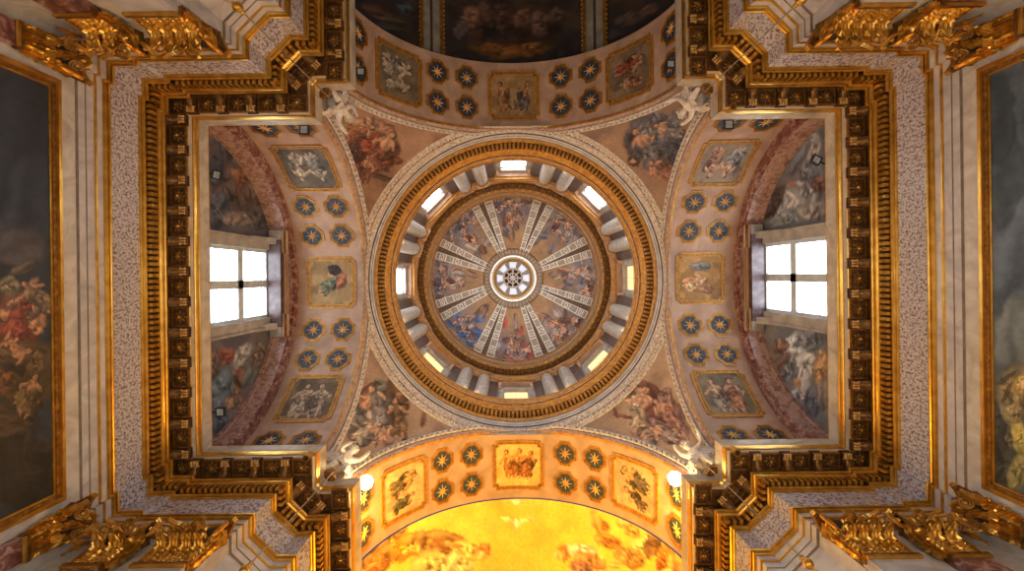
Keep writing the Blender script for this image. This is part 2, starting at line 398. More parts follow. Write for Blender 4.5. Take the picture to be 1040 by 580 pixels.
for sx, nm in ((-1, 'left'), (1, 'right')):
    tn += 1
    r = entab('trim_%d' % tn, 'gilded entablature across the %s end wall below the big window' % nm, lambda p, e, sx=sx: [(sx*x, y) for x, y in ((XW-p-e, -(YW-p-e)), (XW-p-e, -(6.5-p)), (XW-p, -(6.5-p)), (XW-p, 6.5-p), (XW-p-e, 6.5-p), (XW-p-e, YW-p-e))])
    along(r, (sx*XW, 0), (0, 1), (-sx, 0), [k*1.083 for k in range(-6, 7)], [(k+.5)*1.083 for k in range(-6, 6)])
    dentils(r, (sx*XW, -YW+.27), (sx*XW, YW-.27), (-sx, 0))
    for sy, nv in ((-1, 'upper'), (1, 'lower')):
        tn += 1
        r = entab('trim_%d' % tn, 'gilded entablature on the %s side of the %s transept' % (nv, nm), lambda p, e, sx=sx, sy=sy: [(sx*q[0], sy*q[1]) for q in ((XW-p-e, YW-p-e), (11.95-p, YW-p-e), (11.95-p, YW-p), qpt(1, p))])
        along(r, (sx*12.13, sy*YW), (-sx, 0), (0, -sy), [1.07*k for k in range(1, 5)], [1.07*(k+.5) for k in range(0, 4)])
        dentils(r, (sx*(XW-.27), sy*YW), (sx*8.3, sy*YW), (0, -sy))
        tn += 1
        r = entab('trim_%d' % tn, 'gilded entablature breaking around the %s %s crossing pier' % (nv, nm), lambda p, e, sx=sx, sy=sy: [(sx*q[0], sy*q[1]) for q in (qpt(1, p), qpt(2, p), qpt(3, p), qpt(4, p))])
        k2 = 1/math.sqrt(2)
        along(r, (sx*8.1, sy*8.1), (-sx*k2, sy*k2), (-sx*k2, -sy*k2), [0], [-.5, .5])
        dentils(r, (sx*PX, sy*(YW-.25)), (sx*PX, sy*7.62), (-sx, 0)); dentils(r, (sx*8.4, sy*7.82), (sx*7.82, sy*8.4), (-sx*k2, -sy*k2)); dentils(r, (sx*7.62, sy*PX), (sx*(YW-.25), sy*PX), (0, -sy))
        tn += 1
        ye = NEND if sy < 0 else 12.0
        r = entab('trim_%d' % tn, 'gilded entablature along the %s on the %s side' % ('nave' if sy < 0 else 'choir', nm), lambda p, e, sx=sx, sy=sy, ye=ye: [(sx*q[0], sy*q[1]) for q in (qpt(4, p), (YW-p, ye))])
        n = 4 if sy > 0 else 6
        along(r, (sx*YW, sy*7.67), (0, sy), (-sx, 0), [1.083*k for k in range(0, n)], [1.083*(k+.5) for k in range(0, n)])
        dentils(r, (sx*YW, sy*8.3), (sx*YW, sy*(12 if sy > 0 else 14)), (-sx, 0))

# ------------------------------------------------------------------ great arches
SIDES = {'left': PI, 'right': 0.0, 'upper': -PI/2, 'lower': PI/2}
def arch_pt(side, d, phi, w=0.0):
    """d = distance from the centre plane, phi from the crown (positive = clockwise in photo), w = inward offset"""
    rr = AR-w; l = rr*math.sin(phi); z = ZS+rr*math.cos(phi)
    a = SIDES[side]; return (d*math.cos(a)-l*math.sin(a), d*math.sin(a)+l*math.cos(a), z)
for sd in SIDES:
    b = MB(); n = 64
    angs = [-PI/2+PI*i/n for i in range(n+1)]
    P = []
    for j in range(9):
        d = PL-.0+(AEND-PL)*j/8; P.append([arch_pt(sd, d, a) for a in angs])
    b.quadgrid(P, M['cream'])
    # little upright below the springing
    b.quadgrid([[(lambda q: (q[0], q[1], z))(arch_pt(sd, d, sg*PI/2)) for d in (PL, AEND)] for sg in (1,) for z in (ZC, ZS)], M['cream'])
    b.quadgrid([[(lambda q: (q[0], q[1], z))(arch_pt(sd, d, -PI/2)) for d in (PL, AEND)] for z in (ZC, ZS)], M['cream'])
    o = struct(b, 'ceiling_%s_arch' % sd, 'cream stucco barrel arch with painted coffers, %s side of the dome' % sd, True)
    # carved rib on the edge towards the crossing
    def rib(ph, d, rr, w=0.0):
        kk = max(.10, min(1, (7.08/max(.2, math.cos(ph))-6.96)/.42)); rr = 6.96+(rr-6.96)*kk; d = PL+(d-PL)*kk-w*kk; rr -= w*.5*kk
        a = SIDES[sd]; l = rr*math.sin(ph); return (d*math.cos(a)-l*math.sin(a), d*math.sin(a)+l*math.cos(a), ZS+rr*math.cos(ph))
    b = MB(); n = 160
    for j, (c0, c1, m_) in enumerate((((8.2, 6.95), (8.1, 6.94), 'goldm'), ((8.1, 6.96), (8.02, 7.07), 'purple_pale'), ((8.03, 7.05), (8.0, 7.09), 'cream'), ((8.0, 7.1), (7.86, 7.38), 'taupe'), ((7.87, 7.36), (7.84, 7.44), 'stucco'))):
        b.quadgrid([[rib(-PI/2+PI*i/n, d, rr, w) for d, rr, w in ((c0[0], c0[1], 0), (c0[0], c0[1], .05), (c1[0], c1[1], .05), (c1[0], c1[1], 0))] for i in range(n+1)], M[m_])
    b.obj('rib_moulding', o)
    b = MB()
    for q in range(150):
        ph = -PI/2+PI*(q+.5)/150; sg = 1 if q % 2 else -1
        for du, rr, L, W in ((sg*.02, 7.2, .11, .055), (-sg*.03, 7.3, .075, .045)):
            P = []
            for u in range(5):
                t = -1+u/2; P.append([rib(ph+(du+t*L)/AR, 8.0-.5*(rr-7.1)+v*W*math.sqrt(1-t*t*.9)*-.45+sg*t*.02, rr+v*W*math.sqrt(1-t*t*.9)+sg*t*.04, .06+.09*(1-v*v)*(1-t*t)) for v in (-1, -.5, 0, .5, 1)])
            b.quadgrid(P, M['stucco'])
    b.obj('carved_leaves', o, True)
# ------------------------------------------------------------------ coffers and painted panels on the arches
def notch_rect(hu, hv, c_):
    """rectangle with notched corners (12 points)"""
    return [(-hu+c_, -hv), (hu-c_, -hv), (hu-c_*.9, -hv+c_*.9), (hu, -hv+c_), (hu, hv-c_), (hu-c_*.9, hv-c_*.9), (hu-c_, hv), (-hu+c_, hv), (-hu+c_*.9, hv-c_*.9), (-hu, hv-c_), (-hu, -hv+c_), (-hu+c_*.9, -hv+c_*.9)]
def star_outline(r):
    """octagon with stepped diagonal corners"""
    k = .42; return [(-r*k, -r), (r*k, -r), (r*.55, -r*.72), (r*.72, -r*.55), (r, -r*k), (r, r*k), (r*.72, r*.55), (r*.55, r*.72), (r*k, r), (-r*k, r), (-r*.55, r*.72), (-r*.72, r*.55), (-r, r*k), (-r, -r*k), (-r*.72, -r*.55), (-r*.55, -r*.72)]
def dens(pts, n=4):
    out = []
    for i in range(len(pts)):
        a, c_ = pts[i], pts[(i+1) % len(pts)]
        for k in range(n): out.append((a[0]+(c_[0]-a[0])*k/n, a[1]+(c_[1]-a[1])*k/n))
    return out
def panel_map(sd, dc, ph):
    def f(u, v, w):     # u along the arc, v across (away from the dome), w into the room
        return arch_pt(sd, dc+v, ph+u/AR, w)
    return f
STONE = {'left': 'left arch', 'right': 'right arch', 'upper': 'upper arch', 'lower': 'lower arch'}
def where_phi(sd, sg):
    # positive phi: towards +l
    if sd == 'left': return 'upper' if sg > 0 else 'lower'
    if sd == 'right': return 'lower' if sg > 0 else 'upper'
    if sd == 'upper': return 'right' if sg > 0 else 'left'
    return 'left' if sg > 0 else 'right'
def star_coffer(sd, dc, ph, row, inner):
    f = panel_map(sd, dc, ph)
    side = where_phi(sd, ph)
    lab = 'blue star coffer on the %s, %s half, %s row, %s the dome' % (STONE[sd], side, row, 'nearer' if inner else 'farther from')
    root = empty('star_coffer', (0, 0, 0), 0, lab, 'ceiling coffer', 'star coffers on the arches')
    b = MB(); r0, r1 = .65, .46
    b.ring(dens(star_outline(r0)), dens(star_outline(r0-.05)), f, -.02, .05, M['goldm'])
    b.ring(dens(star_outline(r0-.05)), dens(star_outline(r1)), f, -.02, .025, M['gold_dark'])
    k = 32
    for i in range(k):
        a = 2*PI*i/k; rr = .56*(1 if (i % 4) else .98); b.box((rr*math.cos(a), rr*math.sin(a), .04), (.05, .05, .04), M['goldm'], a, f)
    b.obj('frame', root)
    b = MB(); b.prism([(q[0]*1.02, q[1]*1.02) for q in star_outline(r1)], f, -.02, .012, M['blue']); b.obj('blue_field', root)
    b = MB(); pts = []
    for i in range(16):
        a = 2*PI*i/16+PI/8*0; rr = .37 if i % 2 == 0 else .11
        pts.append((rr*math.cos(a), rr*math.sin(a)))
    n0 = len(b.v)
    kk = b.mi(M['stargold']); b.v.append(f(0, 0, .09)); b.v.extend([f(*p, .02) for p in pts])
    for i in range(16): b.f.append((n0, n0+1+i, n0+1+(i+1) % 16)); b.m.append(kk)
    b.obj('star', root)
    return root
def painted_panel(sd, dc, ph, figs, desc, base, var, seed, hu=1.4, hv=1.33, gain=1.0):
    f = panel_map(sd, dc, ph)
    root = empty('painted_panel', (0, 0, 0), 0, desc, 'painting', 'figure panels on the arches')
    b = MB(); o0 = dens(notch_rect(hu, hv, .2), 6); o1 = dens(notch_rect(hu-.07, hv-.07, .19), 6); o2 = dens(notch_rect(hu-.17, hv-.17, .17), 6); o3 = dens(notch_rect(hu-.22, hv-.22, .16), 6)
    b.ring(o0, o1, f, -.02, .06, M['goldm']); b.ring(o1, o2, f, -.02, .025, M['gold_dark']); b.ring(o2, o3, f, -.02, .05, M['goldm'])
    for sg in (-1, 1):
        for i in range(20):
            t = -1+(i+.5)/10
            b.box((t*(hu-.25), sg*(hv-.12), .035), (.06, .07, .04), M['goldm'], 0, f)
            b.box((sg*(hu-.12), t*(hv-.25), .035), (.07, .06, .04), M['goldm'], 0, f)
    b.obj('frame', root)
    b = MB(); n = 64; U = [(-1+2*i/n)*(hu-.2) for i in range(n+1)]; V = [(-1+2*i/n)*(hv-.2) for i in range(n+1)]
    def wq(u, v):
        return .012
    b.quadgrid([[f(u, v, wq(u, v)) for v in V] for u in U], M['fresco'])
    o = b.obj('canvas', root, True)
    # picture frame: 100 x 100, x to the right and y down as the photo shows it
    uu = np.repeat(np.array(U)/(hu-.2), n+1); vv = np.tile(np.array(V)/(hv-.2), n+1)
    if sd == 'left': X, Y = -vv, -uu
    elif sd == 'right': X, Y = vv, uu
    elif sd == 'upper': X, Y = uu, -vv
    else: X, Y = -uu, vv
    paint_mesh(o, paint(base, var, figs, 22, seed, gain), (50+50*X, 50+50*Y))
    return root
def F2(a1, a2, c1, c2, s_=72, seed=1, skin=(188, 158, 134), x1=32, x2=68, y=52):
    return figure(x1, y, s_, a1, c1, skin, seed=seed)+figure(x2, y, s_, a2, c2, skin, seed=seed+1, flip=-1)
grisaille = [(74, 70, 66), (120, 112, 100)]
specs = {
 'left': [((98, 92, 84), [(70, 68, 68), (120, 108, 92)], F2(185, 170, (168, 158, 146), (140, 132, 124), 70, 3, (190, 170, 148)), 'grey painted panel of two reclining figures, %s'),
          ((156, 126, 88), [(128, 108, 80), (176, 146, 104)], figure(45, 45, 66, 60, (110, 116, 100), (196, 140, 112), (80, 60, 50), seed=9)+figure(68, 68, 44, 30, (140, 90, 60), (190, 140, 110), seed=12)+[(62, 22, 16, 12, 10, (60, 52, 48))], 'tan painted panel of a floating draped figure, %s'),
          ((110, 92, 72), [(92, 76, 60), (134, 112, 86)], F2(5, -5, (150, 132, 110), (128, 108, 88), 80, 5, (176, 148, 122)), 'brown painted panel of two standing figures, %s')],
}
def mk_panels():
    dcen = 9.93
    T = {
     'left': {1: ('grey', F2(190, 172, (172, 162, 150), (144, 140, 134), 72, 3, (190, 170, 148)), (104, 98, 92), [(76, 74, 74), (126, 114, 98)], 'grey panel of two tumbling figures'),
              0: ('tan', figure(50, 50, 70, 50, (104, 112, 96), (198, 142, 112), (70, 56, 50), seed=9)+[(58, 22, 17, 12, 10, (58, 50, 46)), (74, 48, 13, 20, 30, (150, 96, 72)), (40, 58, 14, 12, 0, (126, 128, 104))], (150, 122, 86), [(126, 104, 76), (176, 146, 104)], 'tan panel of a floating draped figure'),
              -1: ('brown', F2(5, -4, (154, 134, 112), (138, 116, 96), 84, 5, (178, 150, 124)), (106, 88, 70), [(88, 74, 60), (132, 110, 86)], 'brown panel of two standing figures')},
     'right': {-1: ('grey', F2(176, 190, (150, 116, 100), (140, 140, 142), 76, 13, (196, 158, 134)), (136, 122, 108), [(110, 98, 90), (156, 140, 120)], 'grey panel of two embracing figures'),
              0: ('tan', figure(38, 56, 60, 80, (180, 126, 90), (206, 160, 124), (140, 132, 122), seed=19)+[(50, 24, 26, 11, 0, (128, 122, 116)), (30, 68, 14, 20, 60, (206, 160, 120)), (62, 74, 20, 10, 15, (150, 110, 84))], (156, 118, 74), [(132, 102, 70), (186, 142, 92)], 'amber panel of reclining nude figures'),
              1: ('brown', F2(-6, 4, (134, 118, 104), (150, 104, 78), 84, 25, (188, 148, 118)), (118, 104, 84), [(98, 88, 72), (142, 124, 98)], 'brown panel of two standing robed figures')},
     'upper': {-1: ('grey', F2(70, 100, (158, 150, 138), (142, 132, 120), 74, 33, (180, 162, 140), 50, 50, 34)+figure(52, 72, 60, 80, (150, 138, 124), (180, 160, 136), seed=36), (110, 96, 76), [(92, 80, 66), (128, 110, 86)], 'dull grey panel of reclining figures'),
              0: ('tan', F2(-12, 12, (126, 92, 62), (92, 82, 78), 74, 43, (160, 118, 84), 24, 76)+[(50, 66, 8, 18, 0, (150, 126, 90))], (152, 120, 80), [(130, 102, 70), (168, 136, 92)], 'tan panel of two facing figures by an altar'),
              1: ('brown', F2(100, 80, (118, 92, 74), (130, 72, 52), 70, 53, (172, 132, 104), 50, 50, 36)+figure(50, 74, 56, -80, (128, 84, 62), (170, 130, 100), seed=57), (116, 96, 76), [(96, 80, 66), (134, 112, 88)], 'brown panel of crowded reclining figures')},
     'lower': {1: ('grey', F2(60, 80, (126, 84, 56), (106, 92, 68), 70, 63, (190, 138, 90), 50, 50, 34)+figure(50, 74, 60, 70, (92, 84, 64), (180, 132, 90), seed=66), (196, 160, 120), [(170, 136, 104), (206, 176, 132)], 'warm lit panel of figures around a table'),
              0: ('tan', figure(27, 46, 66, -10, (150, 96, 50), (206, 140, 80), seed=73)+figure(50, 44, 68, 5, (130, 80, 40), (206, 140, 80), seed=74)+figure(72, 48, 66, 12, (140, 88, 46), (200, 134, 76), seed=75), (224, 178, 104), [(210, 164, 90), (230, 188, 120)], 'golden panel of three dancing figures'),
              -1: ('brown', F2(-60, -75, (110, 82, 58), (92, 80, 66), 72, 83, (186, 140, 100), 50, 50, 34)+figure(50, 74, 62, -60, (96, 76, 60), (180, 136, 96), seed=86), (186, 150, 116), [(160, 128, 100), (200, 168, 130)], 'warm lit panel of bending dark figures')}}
    for sd in SIDES:
        for k, ph in ((0, 0), (1, R_(52.5)), (-1, R_(-52.5))):
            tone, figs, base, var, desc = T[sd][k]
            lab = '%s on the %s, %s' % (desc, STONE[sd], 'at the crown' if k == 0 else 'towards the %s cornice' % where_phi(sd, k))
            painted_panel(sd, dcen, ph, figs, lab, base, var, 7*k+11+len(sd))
        for sg in (-1, 1):
            for ri, (ph, rn) in enumerate(((20.8, 'row beside the crown panel'), (34.0, 'second'), (73.5, 'last'))):
                for inner in (True, False):
                    star_coffer(sd, 9.18 if inner else 10.74, sg*R_(ph), ('first', 'second', 'last')[ri], inner)
mk_panels()

# ------------------------------------------------------------------ pendentives (sphere through the four arches)
RS = math.hypot(PL, AR)
TAN = (150, 122, 102)
PEND = {
 ('upper', 'left'): ((152, 116, 92), [(126, 92, 74), (160, 126, 104)], [(372, 150, 30, 26, 40, (112, 66, 52)), (384, 132, 20, 10, 20, (150, 110, 90)), (376, 143, 9, 16, 10, (136, 76, 60)), (394, 150, 14, 13, 0, (92, 60, 50)),
      (392, 152, 8, 8, 0, (176, 140, 116)), (366, 168, 12, 14, 30, (96, 58, 46)), (405, 164, 5, 4, 0, (110, 66, 50)), (386, 168, 12, 4, -10, (134, 78, 60)), (362, 135, 10, 12, 60, (120, 76, 60)), (380, 178, 26, 3, 15, (96, 66, 54)), (398, 140, 6, 12, -20, (146, 104, 80)), (372, 126, 14, 8, 10, (168, 132, 112)), (360, 154, 7, 12, 0, (88, 62, 60))]),
 ('upper', 'right'): ((140, 112, 94), [(118, 94, 82), (158, 126, 100)], [(665, 130, 26, 16, -10, (92, 88, 92)), (676, 146, 22, 22, 30, (86, 84, 92)), (645, 143, 12, 13, 0, (78, 70, 70)), (656, 152, 14, 10, 20, (120, 110, 108)), (644, 163, 7, 7, 0, (74, 60, 54)), (643, 164, 3, 3, 0, (176, 132, 104)),
      (669, 168, 15, 11, 20, (126, 88, 76)), (664, 176, 6, 6, 0, (160, 116, 94)), (680, 132, 10, 20, 20, (110, 108, 114)), (688, 150, 9, 20, 10, (70, 70, 78)), (656, 134, 16, 7, 0, (112, 106, 106)), (674, 180, 5, 5, 0, (168, 122, 96)), (640, 140, 4, 6, 0, (60, 50, 50))]),
 ('lower', 'left'): ((160, 132, 112), [(136, 108, 92), (170, 142, 120)], [(386, 398, 12, 16, -10, (102, 98, 94)), (404, 405, 10, 22, -15, (96, 72, 54)), (376, 426, 24, 16, 10, (110, 100, 98)), (388, 420, 16, 8, -10, (176, 160, 146)), (398, 430, 12, 14, 20, (130, 104, 70)), (374, 408, 8, 8, 0, (170, 118, 96)), (362, 432, 12, 12, 0, (132, 120, 114)),
      (386, 444, 16, 8, 10, (168, 130, 112)), (408, 432, 5, 20, -10, (78, 58, 48)), (430, 426, 3, 10, 10, (110, 78, 58)), (372, 395, 10, 3, -40, (116, 78, 62)), (364, 445, 14, 8, 30, (92, 84, 84)), (380, 436, 10, 6, -20, (190, 176, 160)), (405, 402, 4, 4, 0, (150, 108, 84))]),
 ('lower', 'right'): ((166, 138, 114), [(142, 114, 96), (176, 148, 124)], [(651, 399, 17, 12, 0, (116, 78, 66)), (648, 404, 11, 12, 0, (170, 140, 116)), (641, 397, 4, 5, 0, (110, 70, 56)), (648, 412, 8, 14, 10, (176, 156, 138)), (668, 416, 20, 11, -15, (146, 100, 86)), (672, 428, 22, 14, 20, (124, 92, 88)), (684, 440, 16, 14, 10, (134, 108, 106)), (646, 430, 5, 12, 10, (150, 112, 88)),
      (655, 436, 10, 10, 0, (122, 86, 72)), (634, 423, 12, 2, 10, (116, 76, 62)), (624, 416, 2, 10, -20, (116, 76, 62)), (664, 398, 6, 12, -30, (96, 60, 52)), (676, 404, 8, 10, 20, (138, 106, 100)), (660, 446, 10, 8, 0, (160, 132, 118)), (690, 424, 6, 14, 0, (116, 88, 84))]),
}
PFIG = {
 ('upper', 'left'): figure(388, 152, 46, 35, (120, 76, 62), (178, 138, 112), seed=3)+figure(366, 134, 34, 70, (140, 96, 74), (176, 134, 108), seed=4)+figure(372, 172, 30, 10, (104, 68, 56), (160, 118, 94), seed=5, flip=-1),
 ('upper', 'right'): figure(655, 150, 48, -30, (96, 92, 96), (170, 130, 106), (74, 72, 78), seed=6, flip=-1)+figure(672, 172, 32, -60, (130, 92, 78), (178, 134, 110), seed=7)+figure(678, 132, 32, -70, (112, 106, 108), (170, 134, 112), seed=8),
 ('lower', 'left'): figure(384, 414, 50, -20, (122, 112, 108), (186, 146, 120), (84, 76, 74), seed=9)+figure(404, 424, 42, -10, (110, 84, 60), (172, 128, 100), seed=10, flip=-1)+figure(374, 438, 34, 60, (160, 146, 132), (188, 148, 124), seed=11),
 ('lower', 'right'): figure(652, 416, 52, 10, (160, 136, 116), (182, 138, 112), (110, 72, 62), seed=12)+figure(676, 420, 40, -40, (134, 96, 86), (180, 136, 112), seed=13, flip=-1)+figure(674, 440, 34, -70, (140, 120, 116), (182, 142, 120), seed=14)}
for (nv, nh), (base, var, bl) in PEND.items():
    sx = -1 if nh == 'left' else 1; sy = -1 if nv == 'upper' else 1
    P = []; n = 110
    for i in range(n+1):
        z = 17.2+(24.45-17.2)*i/n; rho = math.sqrt(RS*RS-max(0, z-ZS)**2)
        a0 = math.acos(min(1, PL/rho)); a1 = PI/2-a0
        P.append([(sx*rho*math.cos(a0+(a1-a0)*j/n), sy*rho*math.sin(a0+(a1-a0)*j/n), z) for j in range(n+1)])
    b = MB(); b.quadgrid(P, M['fresco'])
    o = struct(b, 'ceiling_pendentive_%s_%s' % (nv, nh), 'frescoed pendentive with painted figures, %s %s of the dome' % (nv, nh), True)
    paint_mesh(o, paint(base, var, bl+PFIG[(nv, nh)], 30, sx+3*sy+9, 1.0))

# ------------------------------------------------------------------ ring cornice, drum, dome, lantern
def ring_band(b, prof, mat, n, amp, freq):
    P = []
    for i in range(n):
        a = 2*PI*i/n; row = []
        for j, (r, z) in enumerate(prof):
            m_ = math.sin(PI*j/(len(prof)-1)); k = amp*m_*math.sin(a*freq+1.5*math.sin(j*1.4))*math.cos(j*1.2+a*freq/2)
            row.append((max(-8.19, min(8.19, (r-k)*math.cos(a))), max(-8.19, min(8.19, (r-k)*math.sin(a))), z))
        P.append(row)
    b.quadgrid(P, mat, closeu=True)
ringroot = empty('trim_dome_ring', (0, 0, 0), 0, 'round gilded cornice ring at the foot of the dome drum', 'cornice', kind='structure')
b = MB()
for q in range(300):
    a = 2*PI*q/300; sg = 1 if q % 2 else -1
    for du, z, L, W in ((0, 24.3, .10, .12), (.04*sg, 24.52, .11, .13), (-.04*sg, 24.76, .10, .12)):
        P = []
        for u in range(5):
            t = -1+u/2; row = []
            for v in (-1, -.5, 0, .5, 1):
                zz = z+v*W*math.sqrt(1-t*t*.9)+sg*t*.07; r_ = 8.37-.17*(zz-24.12)/.83-.08*(1-v*v)*(1-t*t); aa = a+(du+t*L)/8.3
                row.append((max(-8.17, min(8.17, r_*math.cos(aa))), max(-8.17, min(8.17, r_*math.sin(aa))), zz))
            P.append(row)
        b.quadgrid(P, M['stucco'])
b.obj('carved_leaves', ringroot, True)
b = MB(); ring_band(b, [(8.56, 24.12), (8.44, 24.14), (8.38, 24.25), (8.34, 24.4), (8.30, 24.55), (8.27, 24.7), (8.25, 24.85), (8.2, 24.95)], M['stucco'], 360, .0, 120)
b.obj('garland_band', ringroot, True)
b = MB(); pr = [(8.2, 24.95), (8.13, 24.97), (8.13, 25.08), (8.1, 25.09), (8.08, 25.13), (8.04, 25.16), (8.03, 25.28), (8.01, 25.3), (7.97, 25.33), (7.96, 25.42)]
b.lathe(pr, None, 160, mats=[M[k] for k in ('stucco', 'pale', 'brown', 'brown', 'pale', 'pale', 'dark_marble', 'pale', 'pale')]); b.obj('pale_moulding', ringroot, False)
b = MB(); pr = [(7.97, 25.42), (7.99, 25.45), (7.98, 25.68), (7.93, 25.7), (7.9, 25.82), (7.86, 25.86), (7.86, 25.92), (7.9, 25.93), (7.88, 26.35), (7.6, 26.36), (7.52, 26.44), (7.4, 26.56), (7.34, 26.64), (7.26, 26.65), (7.25, 26.8), (7.18, 26.84), (7.14, 26.98), (7.12, 27.02), (7.1, 27.12), (7.9, 27.14)]
mm = ['bronze', 'taupe', 'goldm', 'goldm', 'goldm', 'goldm', 'bronze', 'brown', 'bronze', 'goldm', 'goldm', 'goldm', 'gold_dark', 'cream', 'goldm', 'goldm', 'gold_dark', 'goldm', 'cream']
b.lathe(pr, None, 160, mats=[M[k] for k in mm]); b.obj('gilded_cornice', ringroot, False)
b = MB()
for k in range(200):
    a = 2*PI*k/200; b.box((7.75*math.cos(a), 7.75*math.sin(a), 26.2), (.26, .14, .3), M['goldm'], a)
b.obj('dentil_course', ringroot)

RD = 7.9
b = MB()
# drum wall with 8 window openings
HW = 6.5*PI/180; WZ0, WZ1 = 27.8, 32.5
for k in range(8):
    a = k*PI/4
    for (a0, a1, z0, z1) in ((a+HW, a+PI/4-HW, 26.9, 34.3), (a-HW, a+HW, 26.9, WZ0), (a-HW, a+HW, WZ1, 34.3)):
        b.lathe([(RD, z0), (RD, z1)], M['stone'], 10, a0, a1)
        b.lathe([(RD+.5, z0), (RD+.5, z1)], M['stone'], 6, a0, a1)
    for zz in (WZ0, WZ1): b.lathe([(RD, zz), (RD+.5, zz)], M['stone'], 8, a-HW, a+HW)
    for aa in (a-HW, a+HW): b.quadgrid([[(r*math.cos(aa), r*math.sin(aa), z) for r in (RD, RD+.5)] for z in (WZ0, WZ1)], M['stone'])
struct(b, 'wall_drum', 'cylindrical drum wall below the dome')
DN = ['right', 'lower right', 'bottom', 'lower left', 'left', 'upper left', 'top', 'upper right']
def polar(a, r0=0, r1=0):
    """local frame at azimuth a: u sideways, v outward, w up"""
    ca, sa = math.cos(a), math.sin(a)
    return lambda u, v, w: (ca*v-sa*u, sa*v+ca*u, w)
wn = 2
for k in range(8):
    a = k*PI/4; f = polar(a); wn += 1
    warm = k in (0, 1, 2, 3)
    root = empty('window_%d' % wn, (0, 0, 0), 0, '%s dome drum window at the %s' % ('amber-glowing' if warm else 'bright white', DN[k]), 'window', kind='structure')
    w = RD*math.sin(HW)
    b = MB(); P4 = lambda hw, z0, z1: [(-hw, z0), (hw, z0), (hw, z1), (-hw, z1)]
    g = lambda u, v, w_: f(u, w_, v)
    b.ring(P4(w+.28, WZ0-.2, WZ1+.28), P4(w-.02, WZ0+.02, WZ1-.02), g, RD+.06, RD-.12, M['stone'])
    b.obj('surround', root)
    b = MB(); b.ring(P4(w+.02, WZ0-.02, WZ1+.02), P4(w-.09, WZ0+.09, WZ1-.09), g, RD+.2, RD+.12, M['winframe'])
    b.box((0, RD+.16, (WZ0+WZ1)/2), (.05, .05, WZ1-WZ0), M['winframe'], 0, f)
    for zz in (29.3, 30.8): b.box((0, RD+.16, zz), (2*w, .05, .05), M['winframe'], 0, f)
    b.obj('window_frame', root)
    b = MB(); b.box((0, RD+.2, (WZ0+WZ1)/2), (2*w, .03, WZ1-WZ0), M['warm_pane'] if warm else M['day_drum'], 0, f); b.obj('pane', root)
    # hood with brackets
    b = MB()
    b.box((0, RD-.18, 33.0), (2.5, .5, .16), M['cream'], 0, f); b.box((0, RD-.26, 33.17), (2.7, .7, .14), M['goldm'], 0, f); b.box((0, RD-.12, 33.55), (2.2, .3, .6), M['cream'], 0, f)
    b.box((0, RD-.3, 33.72), (1.1, .12, .3), M['gold_dark'], 0, f)
    for sg in (-1, 1):
        b.prism([(RD, 32.0), (RD-.18, 32.1), (RD-.2, 32.5), (RD-.42, 32.75), (RD-.42, 32.95), (RD, 32.95)], lambda u, v, w_, f=f: f(w_, u, v), sg*1.14-.1, sg*1.14+.1, M['cream'])
        b.ball(f(sg*.62, RD-.4, 33.75), .16, M['cream'], 8)
    b.obj('hood', root)
# paired columns
b = MB()
b.lathe([(.42, 27.0), (.42, 27.15), (.37, 27.2), (.4, 27.3), (.34, 27.4), (.34, 27.45)], M['pale'], 20); cb = b.mesh('base')
P = []
for z, r in ((27.45, .44), (29, .45), (31, .45), (32.9, .44)):
    P.append([((r-.014*(1 if q % 2 else 0))*math.cos(2*PI*q/40), (r-.014*(1 if q % 2 else 0))*math.sin(2*PI*q/40), z) for q in range(40)])
b = MB(); b.quadgrid(P, M['grey'], closev=True); cs_ = b.mesh('shaft')
b = MB(); b.lathe([(.31, 32.9), (.35, 32.95), (.31, 33.0), (.32, 33.3), (.46, 33.65)], M['goldm'], 20)
for q in range(8):
    aa = 2*PI*q/8; b.tube([(math.cos(aa)*r, math.sin(aa)*r, z) for r, z in ((.32, 33.0), (.36, 33.2), (.46, 33.35), (.5, 33.3))], [.07, .07, .06, .03], M['goldm'], 6)
b.box((0, 0, 33.72), (.95, .95, .14), M['cream']); cc_ = b.mesh('capital')
for k in range(8):
    for sg in (-1, 1):
        a = PI/8+k*PI/4+sg*R_(5.0)
        between = 'between the %s and %s drum windows' % (DN[k], DN[(k+1) % 8])
        lab = 'grey marble column, %s of the pair %s' % ('clockwise one' if sg > 0 else 'anticlockwise one', between)
        root = empty('drum_column', (7.62*math.cos(a), 7.62*math.sin(a), 0), a, lab, 'column', 'paired columns around the dome drum')
        for nm, me in (('base', cb), ('shaft', cs_), ('capital', cc_)): linkmesh(nm, me, root, Matrix())
b = MB()
for k in range(8):
    for da in (-10.6, 0, 10.6):
        a = PI/8+k*PI/4+R_(da); b.box((7.82*math.cos(a), 7.82*math.sin(a), 30.3), (.2, .62 if da else .42, 6.6), M['dark_marble'], a)
struct(b, 'trim_drum_pilaster_strips', 'dark violet marble strips on the drum wall')
drum = empty('trim_dome_cornice', (0, 0, 0), 0, 'round gilded cornice at the springing of the dome', 'cornice', kind='structure')
b = MB(); pr = [(RD, 34.0), (7.78, 34.02), (7.76, 34.25), (7.62, 34.3), (7.6, 34.55), (7.5, 34.6), (7.48, 34.8), (7.42, 34.9), (7.42, 35.1), (6.98, 35.12), (6.96, 35.3), (6.88, 35.36), (6.84, 35.5), (6.96, 35.52), (6.96, 36.6), (6.9, 36.62), (6.9, 36.8), (6.95, 36.82), (6.95, 37.9), (6.84, 37.95), (6.84, 38.15), (6.9, 38.2)]
mm = ['goldm', 'cream', 'goldm', 'cream', 'goldm', 'cream', 'goldm', 'gold_dark', 'bronze', 'goldm', 'goldm', 'goldm', 'gold_dark', 'taupe', 'goldm', 'gold_dark', 'goldm', 'cream', 'gold_dark', 'goldm', 'gold_dark']
